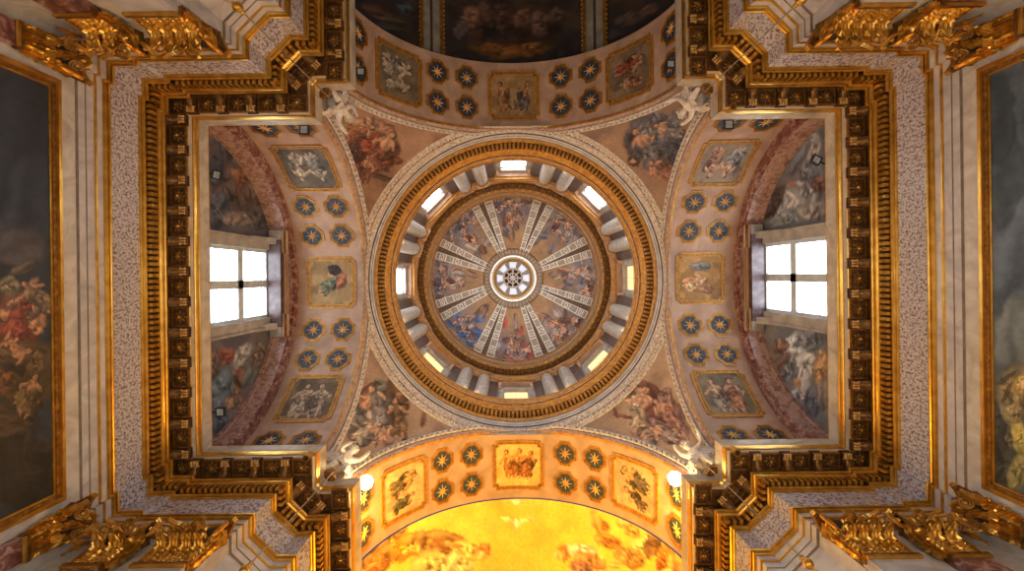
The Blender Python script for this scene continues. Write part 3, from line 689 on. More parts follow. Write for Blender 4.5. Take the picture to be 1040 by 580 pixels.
b.lathe(pr, None, 160, mats=[M[k] for k in mm]); b.obj('gilded_moulding', drum)
b = MB()
for q in range(8):
    aa = 2*PI*q/8; P = []
    for u in range(3): P.append([((.05+.07*u)*math.cos(aa)-w*math.sin(aa)*(.05 if u == 1 else .02), (.05+.07*u)*math.sin(aa)+w*math.cos(aa)*(.05 if u == 1 else .02), -.03-.02*(u == 1)) for w in (-1, 0, 1)])
    b.quadgrid(P, M['gold_dark'])
b.ball((0, 0, -.05), .04, M['gold_dark'], 8); b.box((.3, 0, -.02), (.06, .3, .1), M['gold_dark']); b.box((0, .29, -.05), (.42, .07, .14), M['gold_dark'])
dr = b.mesh('rosette')
for k in range(80):
    a = 2*PI*k/80; linkmesh('rosette', dr, drum, Matrix.Translation((7.19*math.cos(a), 7.19*math.sin(a), 35.11)) @ Matrix.Rotation(a+PI, 4, 'Z'))

# dome shell
DR, DZ = 6.9, 38.2; T1 = R_(65.2)
def dome_pt(a, t, w=0): return ((DR-w)*math.cos(t)*math.cos(a), (DR-w)*math.cos(t)*math.sin(a), DZ+(DR-w)*math.sin(t))
domeroot = empty('ceiling_dome', (0, 0, 0), 0, 'painted dome with paired stucco ribs', 'dome', kind='structure')
rnd = random.Random(3)
for k in range(8):
    a0 = k*PI/4-PI/8+R_(4.0); a1 = k*PI/4+PI/8-R_(4.0); n = 60
    b = MB(); b.quadgrid([[dome_pt(a0+(a1-a0)*j/n, T1*i/n) for j in range(n+1)] for i in range(n+1)], M['fresco'])
    o = b.obj('painted_segment', domeroot, True)
    # picture coordinates: x across (0..60), y from the springing (0) to the lantern (60)
    ii = np.repeat(np.arange(n+1), n+1)*1.0; jj = np.tile(np.arange(n+1), n+1)*1.0
    wid = np.cos(ii/n*T1); X = 30+(jj-30)*wid
    cols = [(96, 96, 108), (128, 116, 118), (104, 70, 60), (146, 112, 92), (84, 78, 88), (120, 96, 84), (154, 140, 134), (90, 60, 54)]
    if k in (2,): cols += [(156, 62, 50)]*3
    if k in (3,): cols += [(60, 92, 140)]*3
    if k == 1: cols += [(150, 110, 80)]*2
    bl = []
    for q in range(26):
        yy = rnd.uniform(2, 26) if q < 18 else rnd.uniform(26, 50); xx = rnd.uniform(4, 56) if yy < 30 else rnd.uniform(16, 44)
        bl.append((xx, yy, rnd.uniform(3.5, 8.5), rnd.uniform(2.5, 6), rnd.uniform(0, 180), rnd.choice(cols), .8, .5))
    for q in range(5): bl += figure(rnd.uniform(8, 52), rnd.uniform(7, 17), rnd.uniform(18, 24), 180+rnd.uniform(-40, 40), rnd.choice(cols), (190, 150, 128), seed=k*9+q)
    for q in range(2): bl += figure(rnd.uniform(20, 40), rnd.uniform(26, 38), 16, 180+rnd.uniform(-40, 40), rnd.choice(cols), (190, 140, 110), seed=k*9+q+50)
    pf = paint((116, 112, 122), [(138, 128, 130), (98, 88, 92), (120, 98, 84)], [], 12, k+40)
    def fn(x, y, bl=bl, k=k, pf=pf):
        C = pf(x, y); t = smst(22, 52, y)[:, None]; C = C*(1-t)+LC((140, 110, 82))*(.6+.8*fbm(x/6, y/6, k))[:, None]*t
        for i_, q in enumerate(bl): blob(C, x, y, q, k*31+i_, .5)
        return C*1.25
    paint_mesh(o, fn, (X, ii))
    # gap strips between the segments
    b = MB(); c0 = k*PI/4+PI/8; h = R_(4.2)
    b.quadgrid([[dome_pt(c0+h*(j-1), T1*i/20, .01) for j in range(3)] for i in range(21)], M['gapbrown']); b.obj('dark_strip', domeroot, True)
for k in range(8):
    for sg in (-1, 1):
        c0 = k*PI/4+PI/8+sg*R_(4.9)
        def rp(s_, t, w, c0=c0):     # s_ = metres sideways
            return dome_pt(c0+s_/(DR*math.cos(t)), t, w)
        def hw(t): return .30*math.cos(t)**.75+.02
        b = MB(); n = 30
        b.quadgrid([[rp(q*hw(T1*i/n), T1*i/n, .04) for q in (-1, 0, 1)] for i in range(n+1)], M['ribgrey'])
        for q in (-1, 1):
            b.quadgrid([[rp(q*(hw(T1*i/n)-e), T1*i/n, w) for e, w in ((-.03, 0), (-.03, .1), (.035, .1), (.035, 0))] for i in range(n+1)], M['ribwhite'])
        for t in (.02, .2, .38, .56, .72, .87, 1.0, 1.1):
            b.quadgrid([[rp(q*hw(t), t+e, w) for q in (-1, 0, 1)] for e, w in ((-.006, .0), (-.006, .09), (.006, .09), (.006, 0))], M['ribwhite'])
        for t in (.29, .64, .94):
            hh = hw(t); pts = [(hh*.85*math.cos(2*PI*q/20), hh*.85*math.sin(2*PI*q/20)/DR) for q in range(20)]; pi_ = [(x*.8, y*.8) for x, y in pts]
            b.ring(pts, pi_, lambda u, v, w, t=t: rp(u, t+v, w), .03, .09, M['ribwhite'])
        b.obj('stucco_rib', domeroot, False)
# oculus ring
b = MB(); r0 = DR*math.cos(T1)+.02; z0 = DZ+DR*math.sin(T1)
b.lathe([(r0+.05, z0-.02), (r0-.02, z0-.05), (r0-.08, z0-.0), (2.4, z0+.1), (2.3, z0+.06), (2.22, z0+.12)], None, 64, mats=[M['gold_dark'], M['gold_dark'], M['taupe'], M['taupe'], M['stucco']])
for q in range(48):
    a = 2*PI*q/48; b.box((2.6*math.cos(a), 2.6*math.sin(a), z0+.05), (.26, .14, .05), M['cream'], a)
b.obj('oculus_ring', domeroot)
lan = empty('ceiling_lantern', (0, 0, 0), 0, 'glazed lantern over the dome with cross-ribbed cap', 'lantern', kind='structure')
zl = z0+.12
b = MB(); b.lathe([(2.22, zl), (2.18, zl+.9), (2.10, zl+1.0), (2.0, zl+1.6)], None, 64, mats=[M['lantern_glow'], M['stucco'], M['stucco']]); b.obj('lower_ring', lan)
b = MB(); b.lathe([(2.0, zl+1.6), (1.88, zl+1.65), (1.84, zl+1.9), (1.78, zl+1.95)], M['gold'], 64); b.obj('gilded_moulding', lan)
zt = zl+6.5
b = MB(); b.lathe([(1.80, zl+1.9), (1.12, zt)], M['stone'], 64)
b.obj('lantern_wall', lan)
for k in range(8):
    a = k*PI/4; f = polar(a)
    def lp(u, t, o_=.0): r = 1.80+(1.12-1.80)*t-o_; return f(u, r, zl+1.9+(zt-zl-1.9)*t)
    b = MB(); b.quadgrid([[lp(-.42+.12*t, t, .06), lp(.42-.12*t, t, .06)] for t in (.08, .9)], M['lantern_pane']); b.obj('pane', lan)
    b = MB(); b.quadgrid([[lp(-.54+.14*t, t, .07), lp(-.44+.12*t, t, .1)] for t in (.04, .95)], M['gold']); b.quadgrid([[lp(.44-.12*t, t, .1), lp(.54-.14*t, t, .07)] for t in (.04, .95)], M['gold'])
    b.quadgrid([[lp(-.5, .04, .09), lp(.5, .04, .09)], [lp(-.5, .08, .09), lp(.5, .08, .09)]], M['gold']); b.obj('pane_frame', lan)
b = MB(); b.lathe([(1.2, zt-.3), (1.12, zt-.25), (.98, zt-.28), (.95, zt)], M['stucco'], 48)
b.lathe([(.95, zt), (.6, zt+.35), (0.01, zt+.45)], M['bronze'], 48)
for q in range(8):
    a = q*PI/4+PI/8*0; f = polar(a); w = .085 if q % 2 else .1
    b.quadgrid([[f(s_*w*(r+.25), r, zt-.02+.45*(1-r)*.6) for s_ in (-1, 1)] for r in (.18, .5, .97)], M['stucco'])
b.lathe([(.3, zt+.1), (.2, zt+.08), (.01, zt+.1)], M['stucco'], 24)
b.lathe([(.62, zt+.0), (.55, zt-.02), (.5, zt+.0)], M['stucco'], 32)
b.obj('ribbed_cap', lan)

# ------------------------------------------------------------------ transept ends: red marble arch, lunette fresco, window
RI = 6.35; LX = 12.6
LUN = {
 'left': ((104, 98, 104), [(84, 82, 92), (126, 116, 118)], [(232, 196, 14, 34, 0, (96, 84, 84)), (246, 186, 7, 16, 10, (130, 92, 78)), (256, 205, 12, 20, -20, (112, 96, 94)), (222, 214, 12, 20, 10, (84, 88, 102)), (240, 176, 6, 5, 0, (160, 118, 96)), (262, 222, 14, 12, 20, (92, 90, 98)), (244, 222, 18, 9, 0, (134, 122, 120)), (220, 172, 9, 20, 0, (76, 78, 92)), (232, 150, 8, 14, 0, (92, 92, 104)),
          (228, 362, 16, 9, -15, (150, 92, 84)), (246, 362, 7, 16, 30, (170, 168, 166)), (240, 386, 12, 14, 30, (126, 92, 82)), (226, 392, 14, 22, 10, (92, 106, 120)), (224, 420, 10, 24, 5, (86, 98, 116)), (254, 380, 6, 16, 30, (104, 108, 112)), (238, 408, 8, 12, 40, (138, 112, 100)), (262, 360, 8, 16, 10, (118, 106, 100)), (216, 370, 8, 16, 0, (110, 94, 92))]),
 'right': ((112, 114, 120), [(92, 96, 104), (140, 136, 136)], [(824, 176, 12, 30, -15, (112, 118, 130)), (816, 196, 14, 16, -30, (150, 152, 158)), (832, 188, 8, 9, 0, (110, 84, 76)), (804, 188, 5, 5, 0, (160, 126, 108)), (800, 208, 16, 18, -50, (158, 160, 166)), (826, 152, 7, 20, 10, (170, 170, 174)), (796, 222, 18, 8, -20, (128, 134, 142)), (828, 214, 20, 10, -12, (150, 146, 142)), (786, 206, 7, 20, 30, (86, 74, 78)), (812, 160, 6, 22, 30, (120, 124, 136)),
          (806, 356, 12, 22, 20, (176, 180, 186)), (818, 374, 9, 20, 10, (196, 196, 198)), (792, 352, 9, 8, 0, (136, 108, 98)), (834, 374, 8, 20, 5, (176, 142, 108)), (814, 398, 12, 18, 20, (150, 150, 158)), (800, 378, 9, 14, 40, (116, 120, 130)), (822, 346, 14, 10, 10, (116, 120, 130)), (826, 408, 10, 18, 0, (98, 102, 116)), (792, 370, 6, 16, 40, (120, 98, 92)), (810, 390, 5, 5, 0, (176, 138, 118)), (836, 400, 6, 18, 0, (130, 120, 116))]),
}
for sx, nm in ((-1, 'left'), (1, 'right')):
    n = 64; angs = [PI*i/n for i in range(n+1)]
    ring_ = lambda r, x: [(sx*x, r*math.cos(a), ZS+r*math.sin(a)) for a in angs]
    b = MB()
    b.quadgrid([ring_(AR, AEND), ring_(6.62, AEND)], M['purple']); b.quadgrid([ring_(6.62, AEND), ring_(6.62, AEND+.12)], M['purple']); b.quadgrid([ring_(6.62, AEND+.12), ring_(6.5, AEND+.14)], M['purple'])
    b.quadgrid([ring_(6.5, AEND+.14), ring_(6.4, LX-.2)], M['purple_pale']); b.quadgrid([ring_(6.4, LX-.2), ring_(6.36, LX-.19), ring_(6.35, LX)], M['purple_pale'])
    for sy in (-1, 1):
        b.quadgrid([[(sx*x, sy*y, z) for x, y in ((AEND, AR), (AEND, 6.62), (AEND+.14, 6.5), (LX-.2, 6.4), (LX, 6.35))] for z in (ZC, ZS)], M['purple'])
    struct(b, 'trim_marble_arch_%s' % nm, 'red marble arch around the %s lunette' % nm, False)
    # lunette with window opening
    WW, WT, WB = 1.70, 23.15, 18.0
    b = MB(); n = 120; P = []
    ys = sorted(set([-WW, WW]+[(-1+2*i/n)*6.4 for i in range(n+1)]))
    root = None
    nz = 100
    idx = {}
    V = []; Fc = []
    zs = sorted(set([WT, WB]+[ZC+(ZS+6.45-ZC)*i/nz for i in range(nz+1)]))
    grid = [[(sx*LX, y, z) for y in ys] for z in zs]
    b.quadgrid(grid, M['fresco'])
    keepf = []
    for i in range(len(zs)-1):
        for j in range(len(ys)-1):
            yc, zc = (ys[j]+ys[j+1])/2, (zs[i]+zs[i+1])/2
            keepf.append(not (abs(yc) < WW and WB < zc < WT) and math.hypot(yc, max(0, zc-ZS)) < 6.5)
    b.f = [q for q, kf in zip(b.f, keepf) if kf]; b.m = b.m[:len(b.f)]
    o = struct(b, 'wall_lunette_%s' % nm, 'blue grey frescoed lunette wall around the %s window' % nm)
    base, var, bl = LUN[nm]; paint_mesh(o, paint(base, var, bl, 26, 5+sx, .95))
    # window
    g = lambda u, v, w_, sx=sx: (sx*w_, u, v)
    root = empty('window_%d' % (1 if sx < 0 else 2), (0, 0, 0), 0, 'bright four-pane window in the %s lunette' % nm, 'window', kind='structure')
    P4 = lambda hw_, z0, z1: [(-hw_, z0), (hw_, z0), (hw_, z1), (-hw_, z1)]
    b = MB()
    b.ring(P4(WW+.55, WB-.55, WT+.5), P4(WW, WB, WT), g, LX+.02, LX-.16, M['stone']); b.ring(P4(WW+.55, WB-.55, WT+.5), P4(WW+.43, WB-.43, WT+.4), g, LX-.16, LX-.24, M['stone'])
    b.ring(P4(WW, WB, WT), P4(WW-.001, WB+.001, WT-.001), g, LX+.4, LX-.1, M['stone'])
    b.obj('surround', root)
    b = MB(); b.ring(P4(WW+.02, WB-.02, WT+.02), P4(WW-.16, WB+.2, WT-.3), g, LX+.12, LX-.03, M['winframe'])
    b.box((sx*(LX+.05), 0, (WB+WT)/2), (.14, .36, WT-WB-.1), M['winframe']); b.box((sx*(LX+.05), 0, 20.72), (.14, 2*WW-.1, .40), M['winframe'])
    b.obj('window_frame', root)
    b = MB()
    for y0 in (-.85, .85):
        for k in range(1, 9): b.box((sx*(LX+.10), y0, WB+k*.58), (.03, 1.4, .02), M['winframe'])
    b.obj('glazing_bars', root)
    b = MB(); b.box((sx*(LX+.14), 0, (WB+WT)/2), (.03, 2*WW, WT-WB), M['day']); b.obj('pane', root)
    # pediment hood: broken stepped lintel
    b = MB()
    for hw_, x0, z0, z1, m_ in ((2.35, 12.1, 23.7, 23.82, 'cream'), (2.5, 11.95, 23.82, 23.92, 'gold_dark'), (2.6, 11.85, 23.55, 23.68, 'cream')):
        b.box((sx*(x0+LX)/2, 0, (z0+z1)/2), (LX-x0, 2*hw_, z1-z0), M[m_])
    for z0, x0, x1, m_ in ((23.0, 11.92, 12.5, 'stone'), (23.1, 11.84, 12.4, 'cream'), (23.18, 11.76, 12.3, 'gold_dark'), (23.26, 11.68, 12.2, 'cream')):
        for y0, y1, dx in ((-2.7, -1.55, 0), (-1.55, 1.55, .12), (1.55, 2.7, 0)):
            b.box((sx*((x0+x1)/2+dx), (y0+y1)/2, z0+.05), (x1-x0, y1-y0, .1), M[m_])
    b.box((sx*12.25, 0, 23.2), (.7, 4.4, .5), M['dark_marble'])
    b.obj('hood', root)
    for sy in (-1, 1):
        b = MB(); b.prism([(LX, 21.6), (LX-.15, 21.7), (LX-.2, 22.3), (LX-.5, 22.9), (LX-.55, 23.05), (LX, 23.05)], lambda u, v, w_, sx=sx: (sx*u, w_, v), sy*2.15-.16, sy*2.15+.16, M['stone']); b.obj('bracket', root)

# ------------------------------------------------------------------ nave vault (dark) and apse half dome (golden)
NR = 7.6
b = MB(); n = 120; P = []
for j in range(101):
    y = -AEND-(NEND-AEND)*j/100
    P.append([(NR*math.sin(-PI/2+PI*i/n), y, ZS+NR*math.cos(-PI/2+PI*i/n)) for i in range(n+1)])
b.quadgrid(P, M['fresco'])
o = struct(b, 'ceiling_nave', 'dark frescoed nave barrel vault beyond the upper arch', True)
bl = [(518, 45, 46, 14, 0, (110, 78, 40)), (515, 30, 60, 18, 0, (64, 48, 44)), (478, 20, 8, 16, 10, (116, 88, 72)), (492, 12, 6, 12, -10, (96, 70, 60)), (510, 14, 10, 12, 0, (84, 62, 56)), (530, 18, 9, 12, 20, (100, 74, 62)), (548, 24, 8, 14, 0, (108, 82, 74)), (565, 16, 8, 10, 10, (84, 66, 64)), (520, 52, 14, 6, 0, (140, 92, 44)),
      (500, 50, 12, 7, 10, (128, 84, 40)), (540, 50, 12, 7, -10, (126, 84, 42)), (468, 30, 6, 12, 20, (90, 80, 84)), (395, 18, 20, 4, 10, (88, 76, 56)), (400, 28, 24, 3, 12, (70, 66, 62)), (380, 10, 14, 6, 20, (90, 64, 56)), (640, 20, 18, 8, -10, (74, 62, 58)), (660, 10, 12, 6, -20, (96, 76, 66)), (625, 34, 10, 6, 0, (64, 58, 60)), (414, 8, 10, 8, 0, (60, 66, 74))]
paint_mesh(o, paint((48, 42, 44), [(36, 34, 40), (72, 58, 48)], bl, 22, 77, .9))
b = MB(); angs = [PI*i/48 for i in range(49)]
b.quadgrid([[(r*math.cos(a), -AEND, ZS+r*math.sin(a)) for a in angs] for r in (AR, NR)], M['cream']); struct(b, 'trim_nave_step', 'cream edge of the upper arch', True)
for k, ph in enumerate((-.60, .60)):
    root = empty('trim_vault_strip_%d' % (k+1), (0, 0, 0), 0, 'grey moulded strip with gilt edges on the dark nave vault, %s' % ('left' if k == 0 else 'right'), 'moulding', kind='structure')
    def vp(u, y, w, ph=ph): return ((NR-w)*math.sin(ph+u/NR), y, ZS+(NR-w)*math.cos(ph+u/NR))
    b = MB()
    for u0, u1, w, m_ in ((-.66, -.48, .12, 'gold_dark'), (-.48, -.08, .07, 'dull'), (-.08, .08, .04, 'brown'), (.08, .48, .07, 'dull'), (.48, .66, .12, 'gold_dark')):
        b.quadgrid([[vp(u0, y, 0), vp(u0, y, w), vp(u1, y, w), vp(u1, y, 0)] for y in (-AEND, -NEND)], M[m_])
    b.obj('moulding', root)
    b = MB()
    for q in range(30):
        y = -AEND-.2-q*.24
        for u in (-.7, .7): b.box((u, y, .08), (.07, .12, .1), M['gold'], 0, vp)
    b.obj('bead_course', root)
CR = 6.95; CYC = 11.75
b = MB(); n = 150; m2 = 90; P = []
for j in range(m2+1):
    t = PI/2*j/m2          # 0 at the arch plane .. 90 deg to the back
    P.append([(CR*math.sin(-PI/2+PI*i/n), CYC+CR*math.cos(-PI/2+PI*i/n)*math.sin(t), ZS+CR*math.cos(-PI/2+PI*i/n)*math.cos(t)) for i in range(n+1)])
b.quadgrid(P, M['fresco'])
o = struct(b, 'ceiling_apse', 'golden frescoed apse half dome with painted saints and dove', True)
OR_ = (230, 160, 64); YL = (244, 214, 130); BRN = (150, 98, 46)
bl = [(382, 566, 18, 16, -20, BRN), (380, 572, 9, 12, 0, (216, 130, 70)), (398, 545, 20, 8, -35, (150, 110, 62)), (412, 556, 20, 14, -10, OR_), (428, 540, 5, 5, 0, (236, 180, 110)), (420, 552, 10, 12, 10, (214, 150, 80)), (434, 552, 8, 12, 20, (160, 116, 70)), (452, 545, 22, 6, 8, (176, 130, 74)), (440, 572, 22, 16, -20, (214, 180, 110)), (458, 558, 16, 8, 20, (190, 150, 84)), (472, 560, 14, 13, 0, (238, 190, 110)), (470, 574, 12, 10, 10, (228, 190, 120)),
      (491, 560, 7, 8, 0, (216, 140, 70)), (489, 564, 5, 6, 0, (240, 190, 120)), (404, 536, 14, 4, -20, (220, 160, 90)), (450, 556, 12, 5, 30, (150, 104, 60)), (390, 556, 8, 6, 0, (206, 140, 80)), (458, 573, 6, 14, 20, (240, 210, 150)),
      (572, 562, 8, 9, 0, (214, 134, 64)), (568, 564, 5, 6, 0, (240, 186, 116)), (592, 560, 16, 8, 10, (244, 214, 176)), (600, 570, 18, 8, 15, (232, 160, 96)), (624, 574, 6, 4, 0, (240, 176, 110)), (590, 576, 14, 8, 20, (150, 106, 84)), (612, 536, 8, 8, 0, (226, 150, 70)), (618, 550, 14, 8, 10, (214, 136, 62)), (608, 548, 5, 5, 0, (230, 160, 80)), (634, 532, 10, 6, 20, (230, 180, 110)), (642, 540, 8, 8, 0, (220, 160, 84)),
      (652, 556, 12, 14, 30, (226, 184, 116)), (664, 552, 10, 16, 20, (160, 116, 74)), (678, 562, 8, 12, 10, (226, 140, 60)), (672, 572, 8, 8, 0, (206, 110, 50)), (684, 572, 6, 12, -20, (226, 166, 90)), (606, 530, 6, 12, -20, (226, 164, 84)), (640, 566, 18, 10, 20, (190, 140, 80)), (666, 540, 10, 4, 40, (220, 160, 90)),
      (525, 534, 2.4, 7, 0, (252, 240, 210), 1, .1), (516, 528, 9, 2.2, 20, (250, 226, 170), .9, .1), (534, 528, 9, 2.2, -20, (250, 226, 170), .9, .1), (525, 510, 5, 3, 0, (255, 240, 200), 1, .0)]
paint_mesh(o, paint((240, 198, 84), [(244, 208, 100), (232, 184, 76)], bl, 34, 91, 1.0))

# ------------------------------------------------------------------ big paintings on the transept end walls
def big_painting(sx, nm, label, base, var, bl, hy=5.87, ztop=12.74):
    root = empty('altar_painting', (sx*12.93, 0, 5.5), 0, label, 'painting')
    g = lambda u, v, w_: (-sx*w_, u, v-5.5)
    R4 = lambda h, a, t: [(-h, a), (h, a), (h, t), (-h, t)]
    b = MB(); z0 = 4.9
    for e0, e1, w0, w1, m_ in ((0, .09, .0, .12, 'gold'), (.09, .14, 0, .17, 'gold'), (.14, .24, 0, .10, 'gold_dark'), (.24, .29, 0, .06, 'gold')):
        b.ring(R4(hy-e0, z0+e0, ztop-e0), R4(hy-e1, z0+e1, ztop-e1), g, w0, w1, M[m_])
    b.obj('frame', root)
    b = MB(); n = 300; m2 = 90; h = hy-.28
    Z = np.linspace(z0+.28, ztop-.28, m2+1); Z = np.r_[np.linspace(z0+.28, 10.8, 30)[:-1], np.linspace(10.8, ztop-.28, m2)]
    Y = np.linspace(-h, h, n+1)
    b.quadgrid([[g(y, z, .03) for y in Y] for z in Z], M['oil'])
    o = b.obj('canvas', root, True)
    ZZ = np.repeat(Z, n+1); YY = np.tile(Y, len(Z)); XX = np.full_like(YY, sx*12.9)
    paint_mesh(o, paint(base, var, bl, 30, 60+sx, 1.0), proj(XX, YY, ZZ))
def two_tone(fn, ylo, yhi, col2):
    def f(x, y):
        C = fn(x, y); t = smst(ylo, yhi, y)[:, None]; return C*(1-t)+(LC(col2)*(.6+.8*fbm(x/20, y/20, 4))[:, None])*t
    return f
bl = [(10, 140, 40, 70, 0, (46, 52, 62), .7), (30, 200, 30, 50, 10, (52, 58, 68), .7), (20, 250, 26, 22, -20, (100, 90, 86), .5), (20, 318, 24, 24, 20, (120, 84, 66)), (34, 332, 10, 14, 10, (168, 120, 90)), (6, 320, 8, 6, 0, (180, 130, 100)), (28, 300, 7, 22, 30, (130, 104, 86)), (16, 342, 22, 12, 10, (130, 66, 52)), (42, 325, 6, 8, 0, (156, 112, 84)), (10, 290, 14, 10, 20, (140, 128, 104)), (24, 272, 16, 6, -20, (96, 84, 72)),
      (20, 380, 40, 40, 0, (86, 68, 44), .9), (10, 430, 30, 40, 0, (62, 50, 38), .9), (30, 405, 14, 12, 20, (124, 96, 56)), (8, 390, 10, 14, 0, (110, 76, 44)), (30, 480, 34, 40, 10, (38, 34, 32), .9), (6, 355, 12, 10, 0, (150, 104, 74)), (36, 370, 8, 16, 20, (104, 84, 56))]
bl += figure(22, 318, 60, 25, (132, 70, 56), (176, 132, 102), (92, 78, 66), seed=41)+figure(38, 300, 44, -50, (120, 100, 82), (172, 128, 98), seed=42, flip=-1)+figure(10, 360, 50, 80, (110, 88, 60), (166, 122, 92), seed=43)+figure(30, 400, 46, 20, (98, 80, 52), (150, 110, 80), seed=44)
big_painting(-1, 'left', 'huge dark altar painting in a gilded frame on the left wall', (50, 54, 62), [(40, 44, 54), (66, 68, 72)], bl)
bl = [(1026, 250, 30, 60, 10, (96, 108, 122), .8), (1016, 180, 24, 60, 0, (66, 78, 88), .8), (1030, 340, 24, 40, 10, (120, 128, 128), .7), (1034, 400, 22, 30, 0, (128, 116, 84), .9), (1037, 391, 7, 10, 0, (206, 170, 90)), (1040, 391, 5, 6, 0, (210, 176, 150)), (1026, 440, 10, 34, -20, (120, 116, 96)), (1036, 450, 8, 30, -10, (176, 160, 90)), (1012, 440, 10, 40, -10, (56, 60, 60)), (1020, 480, 18, 24, 0, (62, 66, 62)), (1034, 480, 10, 20, 20, (140, 132, 88)), (1014, 120, 20, 50, 0, (52, 62, 70), .8), (1030, 420, 12, 8, 30, (150, 134, 96))]
big_painting(1, 'right', 'huge blue grey altar painting in a gilded frame on the right wall', (78, 90, 102), [(60, 72, 82), (100, 110, 118)], bl)

# ------------------------------------------------------------------ pilasters with gilded Corinthian capitals
def leaf_mesh(h, w, curl):
    b = MB(); P = []; n = 16
    for i in range(n+1):
        t = i/n
        if t < .6: y = .04+.10*t; z = t/.6*h*.9
        else:
            q = (t-.6)/.4*PI*1.15; y = .10+curl*(1-math.cos(q))*.75; z = h*.9+curl*.6*math.sin(q)
        ww = w*(.75+.35*math.sin(PI*min(1, t*1.1)))*(1 if t < .75 else 1-.75*(t-.75)/.25)*(1+.22*math.cos(i*PI*.8))
        P.append([(s_*ww/2, y-.05*abs(s_)**2+.03*math.cos(s_*9), z) for s_ in (-1, -.66, -.33, 0, .33, .66, 1)])
    b.quadgrid(P, M['gold']); return b.mesh('leaf')
LEAF1, LEAF2 = leaf_mesh(.5, .33, .2), leaf_mesh(.9, .33, .24)
def volute_mesh():
    b = MB(); pts = []; rr = []
    for k in range(26):
        t = k/25; a = t*2.3*2*PI; r = .21*(1-t*.86); pts.append((0, r*math.cos(a+PI), r*math.sin(a+PI))); rr.append(.042*(1-.5*t))
    b.tube(pts, rr, M['goldm'], 6); b.ball((0, 0, 0), .05, M['stargold'], 8)
    b.tube([(0, -.14, -.55), (0, -.13, -.35), (0, -.16, -.15), (0, -.19, 0)], [.03, .045, .05, .05], M['gold'], 6)
    return b.mesh('volute')
VOL = volute_mesh()
def fleuron_mesh():
    b = MB()
    for k in range(8):
        a = 2*PI*k/8; P = []
        for u in range(4):
            t = u/3; w = .055*math.sin(PI*(.25+.7*t)); rr = .03+.13*t
            P.append([(math.cos(a)*rr-math.sin(a)*q*w, .05*math.sin(PI*t)+.03, math.sin(a)*rr+math.cos(a)*q*w) for q in (-1, 0, 1)])
        b.quadgrid(P, M['gold'])
    b.ball((0, .08, 0), .055, M['gold'], 8); return b.mesh('fleuron')
FLE = fleuron_mesh()
CAPZ = 11.62
